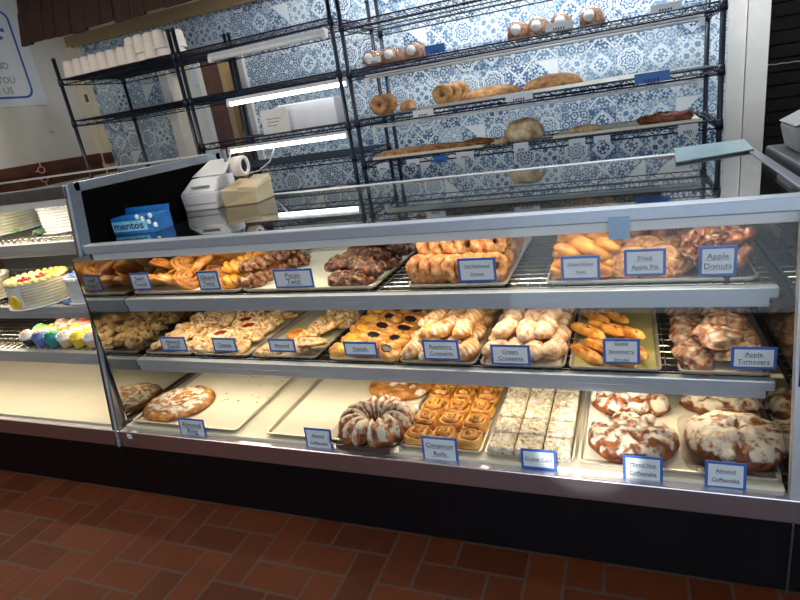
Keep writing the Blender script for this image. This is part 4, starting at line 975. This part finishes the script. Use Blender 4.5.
# --- strudel bars
def mk_bar(seed):
    def f():
        n = 22; m_ = MB()
        m_.dome(.1, .034, sx=1, sy=.19, out=lambda th: 1/max(abs(math.cos(th)), abs(math.sin(th)))**.55, top=lambda s, th: -.008*math.exp(-((s*math.sin(th))/.35)**2)*(.5+.5*math.cos(s*math.cos(th)*5))+.002*nz((s*4, th), 2, seed),
               tone=lambda s, th, z: .62 if abs(s*math.sin(th)) < .32 and s*abs(math.cos(th)) < .8 and math.cos(s*math.cos(th)*9+seed) > -.2 else 0, nr=16, ns=48, jit=.004, jf=40, base=.4)
        return m_.build('strudel_bar', P['strudel'])
    return f
sb = Kind([mk_bar(0), mk_bar(1.5)], 'strudel', 'strudel bars on olive yellow paper')
for x, y, z, rz, w in [(-.145, 1.82, .0, 2.15, 'front left'), (-.09, 1.81, .03, 2.2, 'second in front, raised'), (-.045, 1.80, .0, 2.2, 'third in front'), (-.145, 1.93, .035, 2.2, 'long left one of the crossing layer'), (-.085, 1.94, .045, 2.2, 'middle one of the crossing layer'), (-.03, 1.93, .035, 2.35, 'right one of the crossing layer'), (.0, 1.85, .01, 2.0, 'right one behind the blue sign'), (-.13, 2.1, .02, 2.1, 'rear left'), (-.065, 2.11, .02, 2.1, 'rear right')]:
    sb.put((x, y, zz2+z), (r.uniform(-.05, .05), .12, rz), 'golden strudel bar with red filling, '+w, scale=1.0)
# --- turnovers
def mk_turn(seed): return lambda: MB().dome(.098, .045, out=lambda th: (1+.2*math.cos(3*th))*(1+.12*nz((math.cos(th), math.sin(th)), 1.5, seed)), sx=1.05, sy=.85, top=lambda s, th: -.012*(s > .87)+.012*nz((s*math.cos(th)*3, s*math.sin(th)*3), 1.4, seed), tone=lambda s, th, z: .4+.9*nz((s*math.cos(th)*2.5, s*math.sin(th)*5), 1.2, seed+4), jit=.006, jf=30, nr=18, ns=48, base=.3).build('turnover', P['turn'])
tk = Kind([mk_turn(0), mk_turn(1), mk_turn(2)], 'turnover', 'glazed apple turnovers on the middle shelf')
for k in range(5):
    for i in range(2):
        tk.put((.193+i*.122, 1.805+.118*k, zz2+.008+.012*i), (.2+r.uniform(-.1, .15), r.uniform(-.2, .2), .5+r.uniform(-.5, .5)+3*i), f'glazed brown turnover on the tray, {ROW[k]} row, {["left", "right"][i]} side', scale=.76)
for k in range(3): tk.put((.255+.03*(k % 2), 1.86+.14*k, zz2+.055), (.15, r.uniform(-.2, .2), k*1.3+.4), f'glazed brown turnover lying across the others, {ROW[k]} of three', scale=.78)
# --- bottom deck
zz3 = Z3+TT
def ringcake(R, h, hole, name, mat, ridg, amp, tone, jit=.004, sx=1, sy=1, jf=30, nr=20, ns=72):
    return MB().dome(R, h, hole=hole, sx=sx, sy=sy, out=lambda th: (1+.05*math.cos(ridg*th))*(1-.3*math.exp(-((th-1.5*PI)/.1)**2)) if ridg else 1+.04*nz((math.cos(th), math.sin(th)), 2, R*50),
                     top=lambda s, th: amp*math.cos(ridg*th+s*2)-.05*math.exp(-((th-1.5*PI)/.1)**2) if ridg else amp*nz((s*math.cos(th)*5, s*math.sin(th)*5), 1.3, 3), tone=tone, jit=jit, jf=jf, nr=nr, ns=ns, base=.35, p=2.2).build(name, P[mat])
def cen(px, py, z): q = atz(px, py, z); return q
q = cen(179, 401, zz3+.02)
o = MB().dome(.165, .036, sx=1, sy=.9, top=lambda s, th: .007*nz((s*math.cos(th)*8, s*math.sin(th)*8), 1.3, 3)-.01*math.exp(-(s/.15)**2), tone=lambda s, th, z: (.5 if s < .86 else 0)+.7*nz((s*math.cos(th)*5, s*math.sin(th)*9), 1, 3), jit=.006, jf=40, nr=26, ns=72, base=.35).build('flat_coffeecake', P['ring'], loc=(q.x, q.y, zz3))
tag(o, 'flat round almond coffeecake with icing streaks on the left bottom tray', 'coffeecake')
q = cen(376, 421, zz3+.04)
RCX = Vector((q.x, q.y, zz3))
o = ringcake(.142, .082, .2, 'ring_coffeecake', 'iced', 15, .009, lambda s, th, z: (.44+.26*math.cos(15*th+s*2))*(1 if z > .03 else .2)+.4*nz((s*math.cos(th)*5, s*math.sin(th)*5), 1, 3), jit=.004)
o.location = RCX+Vector((0, 0, .004)); tag(o, 'ridged ring coffeecake with white icing in a clear container', 'coffeecake')
def clamshell(name, c, hx, hy, h, label):
    m_ = MB(); n = 20
    pr1 = rrect(-hx, hx, -hy, hy, .05, 5); k = len(pr1)
    a = [(x, y, 0) for x, y in pr1]+[(x*1.04, y*1.04, h) for x, y in pr1]+[(x*1.06, y*1.06, h) for x, y in pr1]+[(x*1.06, y*1.06, h-.004) for x, y in pr1]+[(x*1.03, y*1.03, h-.004) for x, y in pr1]+[(x*.985, y*.985, .002) for x, y in pr1]
    fs = [tuple(range(k))[::-1], tuple(range(5*k, 6*k))]
    for l in range(5):
        for i in range(k): fs.append((l*k+i, l*k+(i+1) % k, (l+1)*k+(i+1) % k, (l+1)*k+i))
    m_.add(a, fs, None, True)
    return tag(m_.build(name, 'clam', loc=c), label, 'container')
clamshell('clear_container', RCX, .145, .145, .032, 'clear plastic tray under the ridged ring coffeecake')
q = cen(401, 385, zz3+.02)
o = MB().dome(.15, .045, sx=1, sy=.85, top=lambda s, th: .008*nz((s*math.cos(th)*5, s*math.sin(th)*5), 1.3, 8), tone=lambda s, th, z: (.45 if s < .8 else 0)+.7*nz((s*math.cos(th)*4, s*math.sin(th)*4), 1, 8), jit=.006, nr=22, ns=64, base=.4).build('flat_coffeecake', P['ring'], loc=(q.x, q.y+.02, zz3)); tag(o, 'flat brown coffeecake behind the ridged ring cake', 'coffeecake')
def mk_roll(seed):
    def f():
        tw = 2.7
        return MB().dome(.0475, .046, out=lambda th: 1/(abs(math.cos(th))**5+abs(math.sin(th))**5)**.2, top=lambda s, th: .0055*math.cos(2*PI*tw*s-th+seed)-.01*s*s, tone=lambda s, th, z: .72 if math.cos(2*PI*tw*s-th+seed) < -.45 and s < .85 else .1, nr=18, ns=36, jit=.004, jf=35, base=.45, p=3).build('cinnamon_roll', P['roll'])
    return f
ck = Kind([mk_roll(0), mk_roll(2.1), mk_roll(4)], 'cinnamon roll', 'cinnamon rolls on the bottom deck')
for k in range(6):
    for i in range(3):
        ck.put((-.722+i*.096, 1.617+k*.098, zz3), (0, 0, r.choice([0, PI/2, PI])), f'cinnamon roll in the {ROW[k]} row, {["left", "middle", "right"][i]} column', scale=1.0)
def mk_crumb(seed): return lambda: MB().rect_field(.0875, .090, .034, 26, 28, lambda x, y: .006*nz((x*130, y*130), 1, seed)+.004*nz((x*45, y*45), 1, seed+9), lambda x, y: .35+.5*nz((x*40, y*40), 1, seed)).build('crumb_cake_square', P['crumb'])
kk = Kind([mk_crumb(0), mk_crumb(1), mk_crumb(2)], 'crumb cake', 'powdered crumb cake squares')
for k in range(6):
    for i in range(3):
        kk.put((-.411+i*.0915, 1.604+k*.1, zz3), (0, 0, 0), f'powdered crumb cake square in the {ROW[k]} row, {["left", "middle", "right"][i]} column')
# large iced coffeecakes
def iced(px, py, R, h, sx, sy, seed, label, mat='iced', cov=.45, rz=0, ey=0, hole=0):
    q = cen(px, py, zz3+h*.6)
    o = MB().dome(R, h, sx=sx, sy=sy, hole=hole, out=lambda th: 1+.10*nz((math.cos(th), math.sin(th)), 2.0, seed), top=lambda s, th: .016*nz((s*math.cos(th)*3, s*math.sin(th)*3), 1.5, seed),
                  tone=lambda s, th, z: (cov if z > h*.42 else cov*.3)+.75*nz((s*math.cos(th)*3, s*math.sin(th)*3), 1.3, seed+6), jit=.010, jf=24, nr=28, ns=80, base=.42, p=2.2).build('iced_coffeecake', P[mat], loc=(q.x, q.y+ey, zz3+.003), rot=(0, 0, rz))
    return tag(o, label, 'coffeecake')
iced(632, 434, .128, .085, 1.05, .85, 1, 'dark coffeecake with torn white icing at the front left of the wide tray', cov=.5)
iced(630, 397, .125, .075, 1.05, .7, 2, 'golden brown iced coffeecake behind the dark iced one', 'iced', .62)
iced(722, 397, .12, .07, 1.05, .7, 3, 'iced coffeecake half hidden at the back right of the wide tray', cov=.62)
q4 = cen(736, 436, zz3+.05)
o = MB().dome(.142, .092, sx=1, sy=.88, out=lambda th: 1+.05*nz((math.cos(th), math.sin(th)), 2.0, 9), top=lambda s, th: -.028*math.exp(-(s/.13)**2)+.008*nz((s*math.cos(th)*3, s*math.sin(th)*3), 1.5, 4)-.02*max(0, 1-abs(th-PI/2-PI)/.16)*(s > .5),
              tone=lambda s, th, z: (0 if s < .13+.06*math.cos(4*th) else .64 if z > .045 else .35+.4*math.cos(th*7))-(1.2 if abs(th-1.5*PI) < .1 and s > .7 else 0)+.5*nz((s*math.cos(th)*3, s*math.sin(th)*3), 1.3, 2), jit=.006, jf=20, nr=28, ns=84, base=.45, p=2.4).build('iced_coffeecake', P['iced'], loc=(q4.x, q4.y, zz3+.004)); tag(o, 'big almond coffeecake covered in smooth white icing at front right', 'coffeecake')
clamshell('clear_container', (q4.x, q4.y, zz3), .148, .135, .03, 'clear plastic tray under the big white iced coffeecake')
# crumbs: a few flakes left on the empty trays
cm = MB(); r = random.Random(4)
for k in range(26):
    x = r.uniform(-1.78, -1.52); y = r.uniform(1.75, 2.15); s_ = r.uniform(.002, .006); cm.box(x, x+s_*1.6, y, y+s_, zz3, zz3+.002)
tag(cm.build('pastry_crumbs', P['bread']), 'scattered brown crumbs on the emptied cream tray', 'crumbs', kind='stuff')
# ------------------------------------------------------------------ decorated cakes and cupcakes in the left case
def flower(parent, loc, mat, s=.018, name='icing_flower'):
    m_ = MB()
    for k in range(5):
        a = k*2*PI/5; m_.dome(s*.55, s*.5, nr=4, ns=8, base=.3).xf(Matrix.Translation((s*.6*math.cos(a), s*.6*math.sin(a), 0)), len(m_.v)-(4+1+2)*8)
    m_.dome(s*.35, s*.8, nr=4, ns=8, base=.3)
    return m_.build(name, P[mat], parent, loc=loc)
def cake(x, y, z, R, h, label, side='cake', topm=None, border='whitef', flowers=(), extra=None):
    c = tag(empty('decorated_cake', (x, y, z)), label, 'cake')
    pr_ = [(R*.98, 0)]
    nrd = 7
    for k in range(nrd*4+1): t = k/(nrd*4); pr_.append((R*(1+.018*math.cos(2*PI*nrd*t)), .012+(h-.012)*t))
    pr_ += [(R*.95, h+.003), (R*.5, h+.004)]
    MB().lathe([(R*1.12, 0), (R*1.12, .004)], 40).build('cake_board', 'card', c)
    MB().lathe(pr_, 48, c=(0, 0, .004)).build('cake_body', P[side], c)
    if topm: MB().lathe([(R*.9, 0), (R*.9, .006), (R*.5, .008)], 40, c=(0, 0, h+.006)).build('top_icing', P[topm], c)
    b_ = MB()
    for k in range(26):
        a = 2*PI*k/26; i0 = len(b_.v); b_.dome(.013, .016, nr=4, ns=8, base=.4).xf(Matrix.Translation((R*.94*math.cos(a), R*.94*math.sin(a), h+.004)), i0)
    b_.build('piped_border', P[border], c)
    for (fx_, fy_, mt, s_) in flowers: flower(c, (fx_*R, fy_*R, h+.012), mt, s_)
    if extra: extra(c, R, h)
    return c
q = atz(6, 231, LZ[0])
cake(q.x, q.y, LZ[0], .175, .125, 'big ivory cake with red roses on the top shelf of the left case', flowers=((.6, -.2, 'red', .03), (.35, -.3, 'green', .022), (-.2, -.5, 'leaf', .02), (.75, -.5, 'pink', .02)),
     extra=lambda c, R, h: [flower(c, (R*1.0*math.cos(a), R*1.0*math.sin(a), .0), mt, .022) for a, mt in ((-1.9, 'red'), (-1.6, 'pink'), (-1.3, 'orange'), (-.35, 'green'))])
q = atz(78, 226, LZ[0])
cake(q.x, q.y, LZ[0], .15, .11, 'white cake with green sprigs beside the big ivory cake', 'wcake', flowers=((-.4, -.1, 'leaf', .03), (-.6, -.5, 'whitef', .025), (.2, -.4, 'lgreen', .03), (-.75, .0, 'red', .016)), extra=lambda c, R, h: MB().dome(.035, .03, jit=.006).build('dark_flower', P['leaf'], c, loc=(-R*.55, -R*1.0, 0)))
q = atz(45, 300, LZ[1])
def yel_extra(c, R, h):
    m_ = MB(); m_.prism([(.0+.036*math.cos(a*PI/10), -R*1.02, .035+.034*math.sin(a*PI/10)) for a in range(20)], (0, -.006, 0)); m_.build('yellow_balloon', P['yel'], c)
    a_ = MB()
    for k in range(8): a = -2.25+k*.13; a_.add([(R*1.022*math.cos(a), R*1.022*math.sin(a), .01), (R*1.022*math.cos(a+.13), R*1.022*math.sin(a+.13), .01), (R*1.022*math.cos(a+.13), R*1.022*math.sin(a+.13), h-.005), (R*1.022*math.cos(a), R*1.022*math.sin(a), h-.005)], [(0, 1, 2, 3)])
    a_.build('white_side_panel', P['wcake'], c)
cake(q.x, q.y, LZ[1], .132, .11, 'ivory cake with yellow top and two red flowers on the middle shelf', topm='lemon', border='lemon', flowers=((.15, -.55, 'red', .027), (.45, -.1, 'red', .027), (.7, .2, 'yel', .025), (.5, .45, 'lgreen', .022), (.85, -.1, 'yel', .02)), extra=yel_extra)
q = atz(-12, 298, LZ[1])
cake(q.x, q.y, LZ[1], .125, .1, 'ivory cake with orange and green flowers cut by the left picture edge', flowers=((.5, -.4, 'orange', .03), (.75, -.05, 'orange', .028), (.2, -.3, 'yel', .025), (.1, -.7, 'lgreen', .02), (.75, -.45, 'teal', .018)))
q = atz(97, 296, LZ[1])
cake(q.x, q.y, LZ[1], .105, .1, 'white cake with blue flowers tucked against the case divider', 'wcake', flowers=((-.5, -.3, 'bluef', .028), (-.7, .1, 'whitef', .022), (-.3, -.6, 'bluef', .022)), extra=lambda c, R, h: flower(c, (-R*.75, -R*.75, .0), 'bluef', .028))
def cupcake(base, top, topo):
    c = empty('cupcake'); c.scale = (1.12,)*3; m_ = MB().lathe([(.021, 0), (.029, .032), (.027, .034)], 20, rf=lambda th, z: 1+.03*math.cos(10*th)); m_.build('paper_cup', P[base], c)
    MB().dome(.034, .034, p=1.7, base=.3, top=lambda s, th: .0045*math.cos(2*PI*2.6*s-th), nr=14, ns=30, jit=.003, jf=60).build('frosting', P[top], c, loc=(0, 0, .032))
    flower(c, (.004, -.004, .062), topo or 'peach', .015, 'sugar_flower')
    return c
cols = [[('cupb', 'whitef', 'peach'), ('bluef', 'bluef', None), ('teal', 'teal', 'green'), ('nutf', 'whitef', None), ('yel', 'yel', 'yel'), ('nutf', 'whitef', None)],
        [('nutf', 'lgreen', 'green'), ('nutf', 'peach', 'orange'), ('nutf', 'orange', None), ('nutf', 'whitef', 'yel'), ('nutf', 'yel', None), ('nutf', 'peach', 'yel')],
        [('nutf', 'whitef', None), ('nutf', 'peach', 'pink'), ('nutf', 'peach', None), ('nutf', 'pink', 'red'), ('nutf', 'whitef', 'lgreen'), ('nutf', 'peach', None)],
        [('nutf', 'whitef', 'peach'), ('nutf', 'whitef', None), ('nutf', 'orange', None), ('nutf', 'lgreen', 'green'), ('nutf', 'whitef', None), ('nutf', 'pink', 'orange')]]
CN = dict(whitef='white', bluef='blue', teal='teal green', yel='yellow', lgreen='light green', peach='peach', orange='orange', pink='pink')
xs = [atz(px, 354, LZ[2]) for px in (20, 35, 48, 60, 74, 89)]
for k, rw in enumerate(cols):
    for i, (a, b_, t_) in enumerate(rw):
        if (k, i) in ((2, 0), (3, 0), (3, 1)): continue
        c = cupcake(a, b_, t_); x = -2.735+i*.0865+(.01 if k % 2 else 0)-.012*k
        c.location = (x, 1.685+.073*k, LZ[2]); c['label'] = f'cupcake with {CN[b_]} frosting, {ROW[k]} row, {ORD[i]} from the left'; c['category'] = 'cupcake'; c['group'] = 'cupcakes on the lowest shelf of the left case'
# ------------------------------------------------------------------ light
def area(name, loc, rot, sx, sy, power, color):
    l = bpy.data.lights.new(name, 'AREA'); l.shape = 'RECTANGLE'; l.size = sx; l.size_y = sy; l.energy = power; l.color = color
    o = bpy.data.objects.new(name, l); C.objects.link(o); o.location = loc; o.rotation_euler = rot; return o
area('window_daylight', (.8, -2.48, 1.5), (PI/2, 0, 0), 3.9, 1.8, 62, (.72, .86, 1))
area('left_wall_fill', (-2.8, 1.4, 2.73), (0, 0, 0), 1.2, .6, 32, (1, .85, .68))  # added warm fill with no fixture, lifts the left wall and nearby floor
area('tile_wall_fill', (-.6, 3.25, 2.72), (0, 0, 0), 2.6, .3, 85, (.93, .97, 1))  # unseen overhead fill, added to brighten the tiles behind the racks
area('backroom_light', (-3.0, 4.4, 2.7), (0, 0, 0), .6, .4, 10, (1, .85, .65))
def case_light(name, x0, x1, y, z, p_): area(name, ((x0+x1)/2, y, z), (-.15, 0, 0), x1-x0, .03, p_, (1, .84, .6))
case_light('case_top_light', XL+.1, XR-.1, 1.80, 1.06, 3.5)
case_light('case_shelf_light', XL+.1, XR-.1, 1.83, Z1-.085, 3)
case_light('cake_case_top_light', L0+.1, L1-.1, 1.80, 1.285, 4)
case_light('cake_case_shelf_light', L0+.1, L1-.1, 1.76, LZ[0]-.085, 3.2)
case_light('cake_case_middle_light', L0+.1, L1-.1, 1.73, LZ[1]-.085, 2.5)
case_light('cake_case_lower_light', L0+.1, L1-.1, 1.70, LZ[2]-.085, 3)
case_light('case_lower_light', XL+.1, XR-.1, 1.79, Z2-.085, 2.5)
sl = bpy.data.lights.new('sunbeam', 'SPOT'); sl.energy = 1500; sl.color = (1, .96, .9); sl.spot_size = math.radians(4.3); sl.spot_blend = .35; sl.shadow_soft_size = .02
so = bpy.data.objects.new('sunbeam', sl); C.objects.link(so); so.location = (-.9, -2.4, 2.1)
so.rotation_euler = (Vector((-.14, 1.53, .43))-so.location).to_track_quat('-Z', 'Y').to_euler()
w = bpy.data.worlds.new('world'); bpy.context.scene.world = w; w.use_nodes = True
bg_ = w.node_tree.nodes['Background']; bg_.inputs[0].default_value = (.6, .75, 1, 1); bg_.inputs[1].default_value = 1.0
vs_ = bpy.context.scene.view_settings
vs_.view_transform = 'Standard'; vs_.look = 'None'; vs_.gamma = 1; vs_.use_curve_mapping = False; vs_.exposure = 0.0
